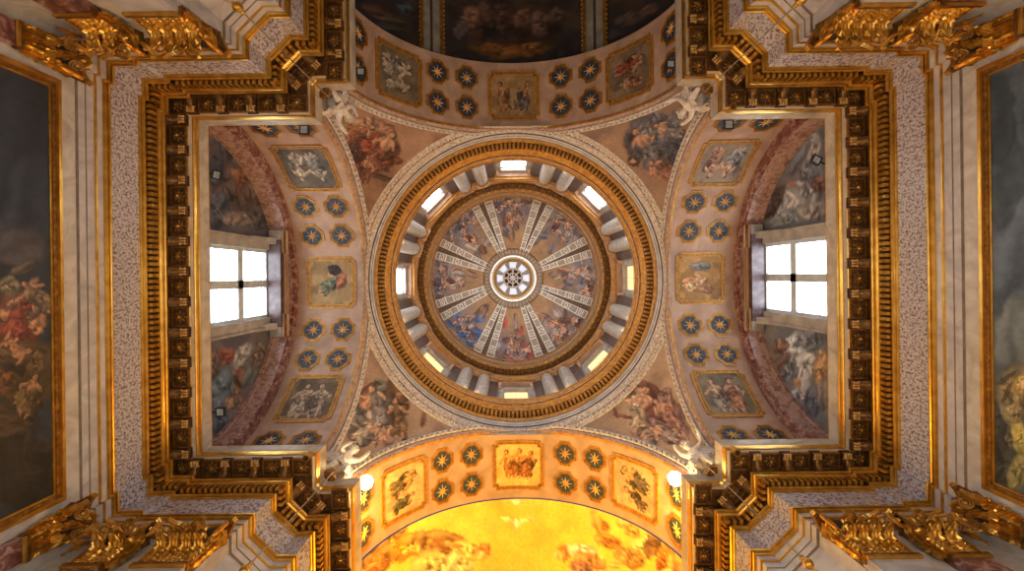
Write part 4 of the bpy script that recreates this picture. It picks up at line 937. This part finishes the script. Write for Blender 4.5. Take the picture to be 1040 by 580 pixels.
def pilaster(x, y, rz, hw, lab, shaft, left_cut=False):
    """local +y points into the room"""
    root = empty('pilaster', (x, y, FLOORZ), rz, lab, 'pilaster', 'gilded corinthian pilasters')
    H0 = CAPZ-FLOORZ; BK = .04 if hw < .4 else .098
    b = MB(); b.box((0, .19/2-BK/2, H0/2), (2*hw, .19+BK, H0), M[shaft]); b.box((0, .15, .3), (2*hw+.2, .28, .6), M['white']); b.box((0, .14, .7), (2*hw+.12, .24, .14), M['white'])
    b.obj('shaft', root)
    b = MB(); b.box((0, .14, H0-.06), (2*hw+.1, .24, .1), M['gold_dark']); b.tube([(-hw-.03, .23, H0-.14), (hw+.03, .23, H0-.14)], .05, M['gold'], 8); b.obj('astragal', root)
    cap = MB(); n = 8
    cap.quadgrid([[(s_*(hw-.02+.18*t**3), .14+.2*t**3, H0+1.35*t) for s_ in (-1, -.5, 0, .5, 1)] for t in [k/n for k in range(n+1)]], M['brown'])  # brown bell paints the deep shade between the leaves
    for s_ in (-1, 1): cap.quadgrid([[(s_*(hw-.02+.18*t**3), yy, H0+1.35*t) for yy in (-BK, .14+.2*t**3)] for t in [k/n for k in range(n+1)]], M['gold_dark'])
    co = cap.obj('capital', root, True)
    # concave abacus with horns
    ab = MB(); m_ = 14; out = []
    for k in range(m_+1):
        s_ = -1+2*k/m_; out.append((s_*(hw+.26), .56-.26*(1-abs(s_)**2.2)))
    out += [(hw+.34, .46), (hw+.12, .02), (-hw-.12, .02), (-hw-.34, .46)]
    ab.prism(out, lambda u, v, w: (u, v, w), H0+1.42, H0+1.5, M['gold']); ab.prism([(u*.97, v*.94) for u, v in out], lambda u, v, w: (u, v, w), H0+1.36, H0+1.42, M['gold_dark'])
    ab.prism([(u*1.01, v*1.03) for u, v in out], lambda u, v, w: (u, v, w), H0+1.5, H0+1.56, M['gold'])
    ab.obj('abacus', co)
    nl = max(2, int(round(2*hw/.36)))
    for k in range(nl):
        xx = -hw+(k+.5)*2*hw/nl; sc = (2*hw/nl)/.36
        linkmesh('leaf', LEAF1, co, Matrix.Translation((xx, .12, H0)) @ Matrix.Diagonal((sc, 1.4, 1.1, 1)))
    for k in range(nl+1):
        xx = -hw+k*2*hw/nl
        linkmesh('leaf', LEAF2, co, Matrix.Translation((xx, .1, H0+.02)) @ Matrix.Rotation((-.5*(k == nl)+.5*(k == 0))*1, 4, 'Z') @ Matrix.Diagonal((sc, 1.3, 1.05, 1)))
    for s_ in (-1, 1):
        linkmesh('leaf', LEAF1, co, Matrix.Translation((s_*(hw-.1), .14, H0)) @ Matrix.Rotation(-s_*PI/2, 4, 'Z') @ Matrix.Diagonal((.7, .6, 1.1, 1)))
        linkmesh('leaf', LEAF2, co, Matrix.Translation((s_*(hw-.1), .16, H0)) @ Matrix.Rotation(-s_*PI/2, 4, 'Z') @ Matrix.Diagonal((.7, .65, 1.05, 1)))
        linkmesh('volute', VOL, co, Matrix.Translation((s_*(hw+.1), .42, H0+1.16)) @ Matrix.Rotation(s_*-.75+PI, 4, 'Z') @ Matrix.Diagonal((1.35, 1.35, 1.25, 1)))
        linkmesh('volute', VOL, co, Matrix.Translation((s_*.24, .50, H0+1.14)) @ Matrix.Rotation(-.9, 4, 'X') @ Matrix.Rotation(s_*PI/2, 4, 'Z') @ Matrix.Diagonal((.95, .85, .85, 1)))
    linkmesh('fleuron', FLE, co, Matrix.Translation((0, .42, H0+1.40)) @ Matrix.Rotation(-.9, 4, 'X') @ Matrix.Diagonal((1.5, 1.3, 1.5, 1)))
    return root
for sx, nm in ((-1, 'left'), (1, 'right')):
    for sy, nv in ((-1, 'upper'), (1, 'lower')):
        rz = PI if sy > 0 else 0
        pilaster(sx*11.28, sy*(YW+.0), rz, .45, 'gilded corinthian capital on the %s %s transept side, nearer the corner' % (nv, nm), 'purple')
        pilaster(sx*9.30, sy*(YW+.0), rz, .67, 'gilded corinthian capital on the %s %s transept side, nearer the crossing' % (nv, nm), 'pale')
        pilaster(sx*12.88, sy*6.52, (PI/2 if sx > 0 else -PI/2), .3, 'gilded half capital in the corner beside the %s painting, %s end' % (nm, nv), 'purple')
        pilaster(sx*(YW-.01), sy*9.95, (PI/2 if sx > 0 else -PI/2), .74, 'gilded capital at the %s edge of the photo, %s crossing pier' % (nv, nm), 'pale')

# ------------------------------------------------------------------ plaster putti on the crossing cornice
def putto(x, y, rz, lab, seed, pose):
    root = empty('putto_statue', (x, y, 17.32), rz, lab, 'statue', 'plaster putti at the crossing corners')
    J = {'pelvis': (0, 0, .62), 'belly': (0, .07, .82), 'chest': (0, .1, 1.08), 'neck': (0, .16, 1.25), 'head': (0, .24, 1.43), 'crown': (0, .25, 1.56)}
    r = {'pelvis': .17, 'belly': .18, 'chest': .165, 'neck': .075, 'head': .145, 'crown': .10}
    E = [('pelvis', 'belly'), ('belly', 'chest'), ('chest', 'neck'), ('neck', 'head'), ('head', 'crown')]
    for s_, n_ in ((-1, 'l'), (1, 'r')):
        sh, el, wr, hd = pose['arm'+n_]
        J['sh'+n_] = (s_*.17, .1, 1.14); J['el'+n_] = el; J['wr'+n_] = wr; J['hd'+n_] = hd
        r['sh'+n_] = .085; r['el'+n_] = .062; r['wr'+n_] = .045; r['hd'+n_] = .05
        E += [('chest', 'sh'+n_), ('sh'+n_, 'el'+n_), ('el'+n_, 'wr'+n_), ('wr'+n_, 'hd'+n_)]
        d = (Vector(hd)-Vector(wr)).normalized(); sd_ = d.cross(Vector((0, 1, .3))).normalized()
        for k, (off, ln) in enumerate(((-.04, .075), (-.014, .09), (.014, .085), (.04, .065))):
            J['f%d%s' % (k, n_)] = tuple(Vector(hd)+sd_*off+d*ln); r['f%d%s' % (k, n_)] = .013; E.append(('hd'+n_, 'f%d%s' % (k, n_)))
        J['t'+n_] = tuple(Vector(wr)+sd_*-.08+d*.05); r['t'+n_] = .015; E.append(('wr'+n_, 't'+n_))
        kn, an, ft = pose['leg'+n_]
        J['hip'+n_] = (s_*.1, .02, .56); J['kn'+n_] = kn; J['an'+n_] = an; J['ft'+n_] = ft
        r['hip'+n_] = .14; r['kn'+n_] = .09; r['an'+n_] = .055; r['ft'+n_] = .045
        E += [('pelvis', 'hip'+n_), ('hip'+n_, 'kn'+n_), ('kn'+n_, 'an'+n_), ('an'+n_, 'ft'+n_)]
    for q in r:
        if q[0] not in 'ft' and q not in ('pelvis', 'belly', 'chest', 'neck', 'head', 'crown'): r[q] *= 1.2
    names = list(J); me = bpy.data.meshes.new('body'); me.from_pydata([J[k] for k in names], [(names.index(a), names.index(c_)) for a, c_ in E], []); me.materials.append(M['statue'])
    o = bpy.data.objects.new('body', me); COL.objects.link(o); o.parent = root
    me.skin_vertices.new() if hasattr(me.skin_vertices, 'new') else None
    md = o.modifiers.new('skin', 'SKIN')
    if not me.skin_vertices:
        bm_ = None
        import bmesh
        bm_ = bmesh.new(); bm_.from_mesh(me); bm_.verts.layers.skin.verify(); bm_.to_mesh(me); bm_.free()
    for i, k in enumerate(names):
        me.skin_vertices[0].data[i].radius = (r[k], r[k]); me.skin_vertices[0].data[i].use_root = (k == 'pelvis')
    md.use_smooth_shade = True
    o.modifiers.new('sub', 'SUBSURF').levels = 2; o.modifiers['sub'].render_levels = 2
    # hair, face details, wings, drapery
    hx, hy, hz = J['head']; rn = random.Random(seed)
    b = MB()
    for k in range(34):
        a = rn.uniform(0, 2*PI); t = rn.uniform(0, 1.5); p = (hx+.15*math.sin(t)*math.cos(a), hy-.03+.15*math.sin(t)*math.sin(a), hz+.07+.13*math.cos(t))
        if p[1] > hy+.08 and p[2] < hz+.1: continue
        b.ball(p, .05, M['statue'], 8)
    b.obj('curls', root, True)
    fy = hy+.13
    MB().ball((hx, fy+.02, hz-.01), .026, M['statue'], 8, (1, 1.2, 1.1)).obj('nose', root, True)
    MB().ball((hx, fy-.005, hz-.07), .02, M['statue'], 8, (1.4, .8, .7)).obj('lips', root, True)
    for s_ in (-1, 1):
        MB().ball((hx+s_*.052, fy-.012, hz+.03), .02, M['statue'], 8).obj('eye', root, True)
        MB().ball((hx+s_*.07, fy-.025, hz-.04), .04, M['statue'], 8).obj('cheek', root, True)
        MB().ball((hx+s_*.15, hy, hz), .03, M['statue'], 8, (.5, 1, 1.4)).obj('ear', root, True)
    for s_ in (-1, 1):
        b = MB()
        for k in range(9):
            a = R_(20+k*11); L = .5+.28*math.sin(k/8*PI*.8+.4); c0 = Vector((s_*.09, -.06, 1.1)); d = Vector((s_*math.sin(a), -.35, math.cos(a)))
            P = []
            for u in range(5):
                t = u/4; w = .055*math.sin(PI*(.15+.8*t)); q = c0+d*(.08+L*t); sd_ = d.cross(Vector((0, 1, 0))).normalized()
                P.append([tuple(q-sd_*w), tuple(q+Vector((0, .025, 0))), tuple(q+sd_*w)])
            b.quadgrid(P, M['statue'])
        b.obj('wing', root)
    b = MB(); P = []
    for i in range(18):
        t = i/17; a = -PI*.2+t*2.4*PI
        rr = .25+.05*math.sin(i*1.9)
        P.append([(rr*math.cos(a)*(1+.25*v), .04+rr*.8*math.sin(a)*(1+.2*v), .62+.1*math.sin(a+1)-.34*v+.04*math.sin(i*2.3+v*3)) for v in (-.35, 0, .35, .7, 1)])
    b.quadgrid(P, M['statue'])
    dr_ = b.obj('drapery', root, True); so = dr_.modifiers.new('thick', 'SOLIDIFY'); so.thickness = .025
    root.scale = (1.34, 1.34, 1.34)
    return root
POSES = [
 {'arml': (0, (-.36, .22, 1.3), (-.42, .38, 1.52), (-.42, .43, 1.62)), 'armr': (0, (.34, .26, 1.02), (.26, .48, 1.0), (.22, .56, 1.0)), 'legl': ((-.18, .32, .42), (-.16, .36, .08), (-.16, .5, .04)), 'legr': ((.16, .2, .3), (.22, -.02, .1), (.22, .12, .04))},
 {'arml': (0, (-.4, .16, 1.1), (-.56, .34, 1.2), (-.6, .42, 1.28)), 'armr': (0, (.3, .2, 1.36), (.28, .3, 1.62), (.26, .33, 1.72)), 'legl': ((-.14, .26, .34), (-.2, .06, .06), (-.2, .2, .03)), 'legr': ((.2, .34, .46), (.2, .42, .12), (.2, .55, .08))},
]
def seated(sy, sx):
    a = math.atan2(-sy, -sx)-PI/2; return a
k = 0
for sy, nv in ((-1, 'upper'), (1, 'lower')):
    for sx, nm in ((-1, 'left'), (1, 'right')):
        putto(sx*7.27, sy*7.27, seated(sy, sx), 'white plaster putto on the %s %s corner of the crossing cornice' % (nv, nm), 10+k, POSES[k % 2]); k += 1
        # bracket under the figure
        b = MB(); b.prism([(-.3, -.2), (.3, -.2), (.24, .16), (0, .26), (-.24, .16)], lambda u, v, w, sx=sx, sy=sy: (sx*(7.3-.7*v)-u*.7*sx, sy*(7.3-.7*v)+u*.7*sy, w), 17.14, 17.34, M['gold_dark'])
        struct(b, 'trim_corner_bracket_%s_%s' % (nv, nm), 'gilt bracket under the %s %s putto' % (nv, nm))
        # hanging lamp cord
        root = empty('hanging_lamp', (sx*7.0, sy*7.0, 11.3), 0, 'sanctuary lamp cord hanging from the %s %s putto with gilt ball' % (nv, nm), 'hanging lamp', 'cords hung from the putti')
        b = MB(); b.tube([(0, 0, .1), (0, 0, 3), (0, 0, 5.8)], .022, M['cord'], 6); b.obj('cord', root, True)
        b = MB(); b.ball((0, 0, 0), .13, M['gold'], 14); b.lathe([(.02, .12), (.07, .16), (.03, .22), (.06, .26), (.02, .3)], M['gold'], 12); b.obj('finial', root, True)
        b = MB()
        for q in range(3):
            a = 2*PI*q/3; b.tube([(0, 0, -.1), (.3*math.cos(a), .3*math.sin(a), -1.0)], .012, M['gold'], 6)
        b.lathe([(.02, -1.35), (.2, -1.28), (.32, -1.05), (.33, -.98), (.28, -.98), (.18, -1.2), (.02, -1.26)], M['gold'], 20); b.obj('bowl', root, True)

# ------------------------------------------------------------------ little square floodlights and gilt spotlights on the cornice
def floodlight(x, y, z, rz, lab, s_=.34):
    root = empty('floodlight', (x, y, z), rz, lab, 'floodlight', 'small square floodlights on the cornices')
    b = MB(); b.ring([(-s_/2, -s_/2), (s_/2, -s_/2), (s_/2, s_/2), (-s_/2, s_/2)], [(-s_/2+.04, -s_/2+.04), (s_/2-.04, -s_/2+.04), (s_/2-.04, s_/2-.04), (-s_/2+.04, s_/2-.04)], lambda u, v, w: (u, v, w), 0, .1, M['black'])
    b.box((0, 0, .12), (s_, s_, .05), M['black']); b.obj('housing', root)
    b = MB(); b.box((0, 0, .045), (s_-.08, s_-.08, .03), M['lampglass']); b.obj('lens', root)
    b = MB(); b.box((0, -s_/2-.12, .03), (.05, .28, .03), M['black']); b.box((0, -s_/2-.25, -.04), (.12, .05, .16), M['black']); b.obj('bracket', root)
floodlight(-11.52, -4.25, 17.42, -PI/2+.2, 'square floodlight above the left cornice, beside the upper lunette fresco')
floodlight(-11.5, 4.85, 17.42, -PI/2, 'square floodlight above the left cornice, beside the lower lunette fresco')
floodlight(11.5, -4.55, 17.42, PI/2+.5, 'square floodlight above the right cornice, beside the upper lunette fresco')
floodlight(-5.95, -8.15, 17.42, -PI/2, 'square floodlight on the upper arch cornice, left side', .32)
floodlight(5.95, -8.3, 17.42, PI/2, 'square floodlight on the upper arch cornice, right side', .32)
floodlight(-8.15, -5.95, 17.42, 0, 'square floodlight over a star coffer, upper left transept cornice', .36)
floodlight(8.15, -5.95, 17.42, 0, 'square floodlight over a star coffer, upper right transept cornice', .36)
for x, y, lab in ((-8.1, -6.35, 'upper left'), (7.75, -6.2, 'upper right'), (-7.7, 6.2, 'lower left'), (7.75, 6.2, 'lower right')):
    root = empty('spotlight', (x, y, 16.45), 0, 'small gilt cylinder spotlight fixed to the %s crossing cornice' % lab, 'spotlight', 'gilt spotlights on the cornice')
    b = MB(); b.tube([(0, 0, -.18), (0, 0, .2)], .13, M['gold'], 16); b.tube([(0, 0, -.2), (0, 0, -.17)], .1, M['bronze'], 16); b.obj('body', root)
    b = MB(); b.box((0, (.1 if y > 0 else -.1), .2), (.05, .3, .04), M['gold_dark']); b.obj('bracket', root)
# the two burning floodlights at the golden arch
for sx, nm in ((-1, 'left'), (1, 'right')):
    root = empty('burning_lamp', (sx*6.12, 7.86, 18.0), 0, 'dazzling lamp burning on the %s side of the golden arch' % nm, 'lamp', 'dazzling lamps at the golden arch')
    b = MB(); b.ball((0, 0, 0), .28, M['bulb'], 16); b.obj('bulb', root, True)
    b = MB(); b.lathe([(.01, -.66), (.1, -.66), (.04, -.6), (.04, -.1), (.01, -.1)], M['gold_dark'], 16, cx=sx*.42, cy=.1); b.tube([(sx*.42, .1, -.15), (sx*.2, .05, 0)], .03, M['gold_dark'], 8); b.obj('stand', root, True)

# ------------------------------------------------------------------ lights
def light(kind, loc, energy, col, size=.3, rot=None, spread=None, aim=None, cone=None):
    d = bpy.data.lights.new('light', kind); d.energy = energy; d.color = col
    if kind == 'AREA': d.shape = 'DISK'; d.size = size
    elif kind in ('POINT', 'SPOT'): d.shadow_soft_size = size
    if kind == 'SPOT' and cone: d.spot_size = R_(cone); d.spot_blend = .8
    o = bpy.data.objects.new('light', d); COL.objects.link(o); o.location = loc
    if aim is not None: o.rotation_euler = (Vector(aim)-Vector(loc)).to_track_quat('-Z', 'Y').to_euler()
    elif rot is not None: o.rotation_euler = rot
    return o
WARM = (1.0, .74, .42); NEU = (1.0, .97, .92); YEL = (1.0, .56, .05); COOL = (.84, .92, 1.0)
# added unseen fill from below, standing for lamps and daylight in the church
for x, y, e, c_ in ((-8.5, 0, 240, NEU), (8.5, 0, 330, (1, .95, .9)), (0, -9, 50, WARM), (0, 8, 360, (1, .62, .18))):
    light('AREA', (x, y, .3), e, c_, 5, (PI, 0, 0))
light('AREA', (0, 0, -.8), 380, NEU, 6, (PI, 0, 0))
for x, y, e in ((-9.5, -3.5, 110), (-9.5, 3.5, 130), (9.5, -3.5, 130), (9.5, 3.5, 150), (-4, 9, 120), (4, 9, 120), (-4, -10, 45), (4, -10, 45)):
    light('POINT', (x, y, 2.2), e, (1, .82, .56), .18)  # unseen point lamps added low down to put glints on the gilding
# uplighters of the choir
for sx in (-1, 1):
    light('SPOT', (sx*6.6, 9.9, 17.8), 2100, YEL, .25, aim=(-sx*1.5, 9.9, 24), cone=165)
    light('POINT', (sx*5.7, 8.7, 18.6), 110, (1.0, .60, .15), .12)
    light('SPOT', (sx*6.3, 13.0, 17.9), 380, YEL, .3, aim=(-sx*1, 14, 24), cone=150)
light('POINT', (0, 13.5, 14.5), 600, YEL, .8)
# small drum lamps, and spots added to brighten the dome
for q in range(8):
    a = q*PI/4+PI/8; up = math.sin(a) < 0
    light('POINT', (7.3*math.cos(a), 7.3*math.sin(a), 27.5), 55 if up else 100, (1, .86, .68) if up else WARM, .12)
    light('SPOT', (7.2*math.cos(a), 7.2*math.sin(a), 27.4), 900, (1, .92, .84), .12, aim=(-1.5*math.cos(a), -1.5*math.sin(a), 44), cone=60)  # added spot, brightens the dome beyond what its windows give

# world
w = bpy.data.worlds.new('world'); S.world = w; w.use_nodes = True
nt = w.node_tree; bg = nt.nodes['Background']; sky = nt.nodes.new('ShaderNodeTexSky'); sky.sky_type = 'HOSEK_WILKIE' if 'HOSEK_WILKIE' in [i.identifier for i in sky.bl_rna.properties['sky_type'].enum_items] else sky.sky_type
nt.links.new(sky.outputs['Color'], bg.inputs['Color']); bg.inputs['Strength'].default_value = 1.0
S.view_settings.view_transform = 'Standard'; S.view_settings.look = 'None'; S.view_settings.gamma = 1.0; S.view_settings.use_curve_mapping = False
S.view_settings.exposure = 0.0
S.cycles.max_bounces = 8; S.cycles.diffuse_bounces = 5; S.cycles.glossy_bounces = 4; S.cycles.use_denoising = True
S.cycles.sample_clamp_indirect = 6.0
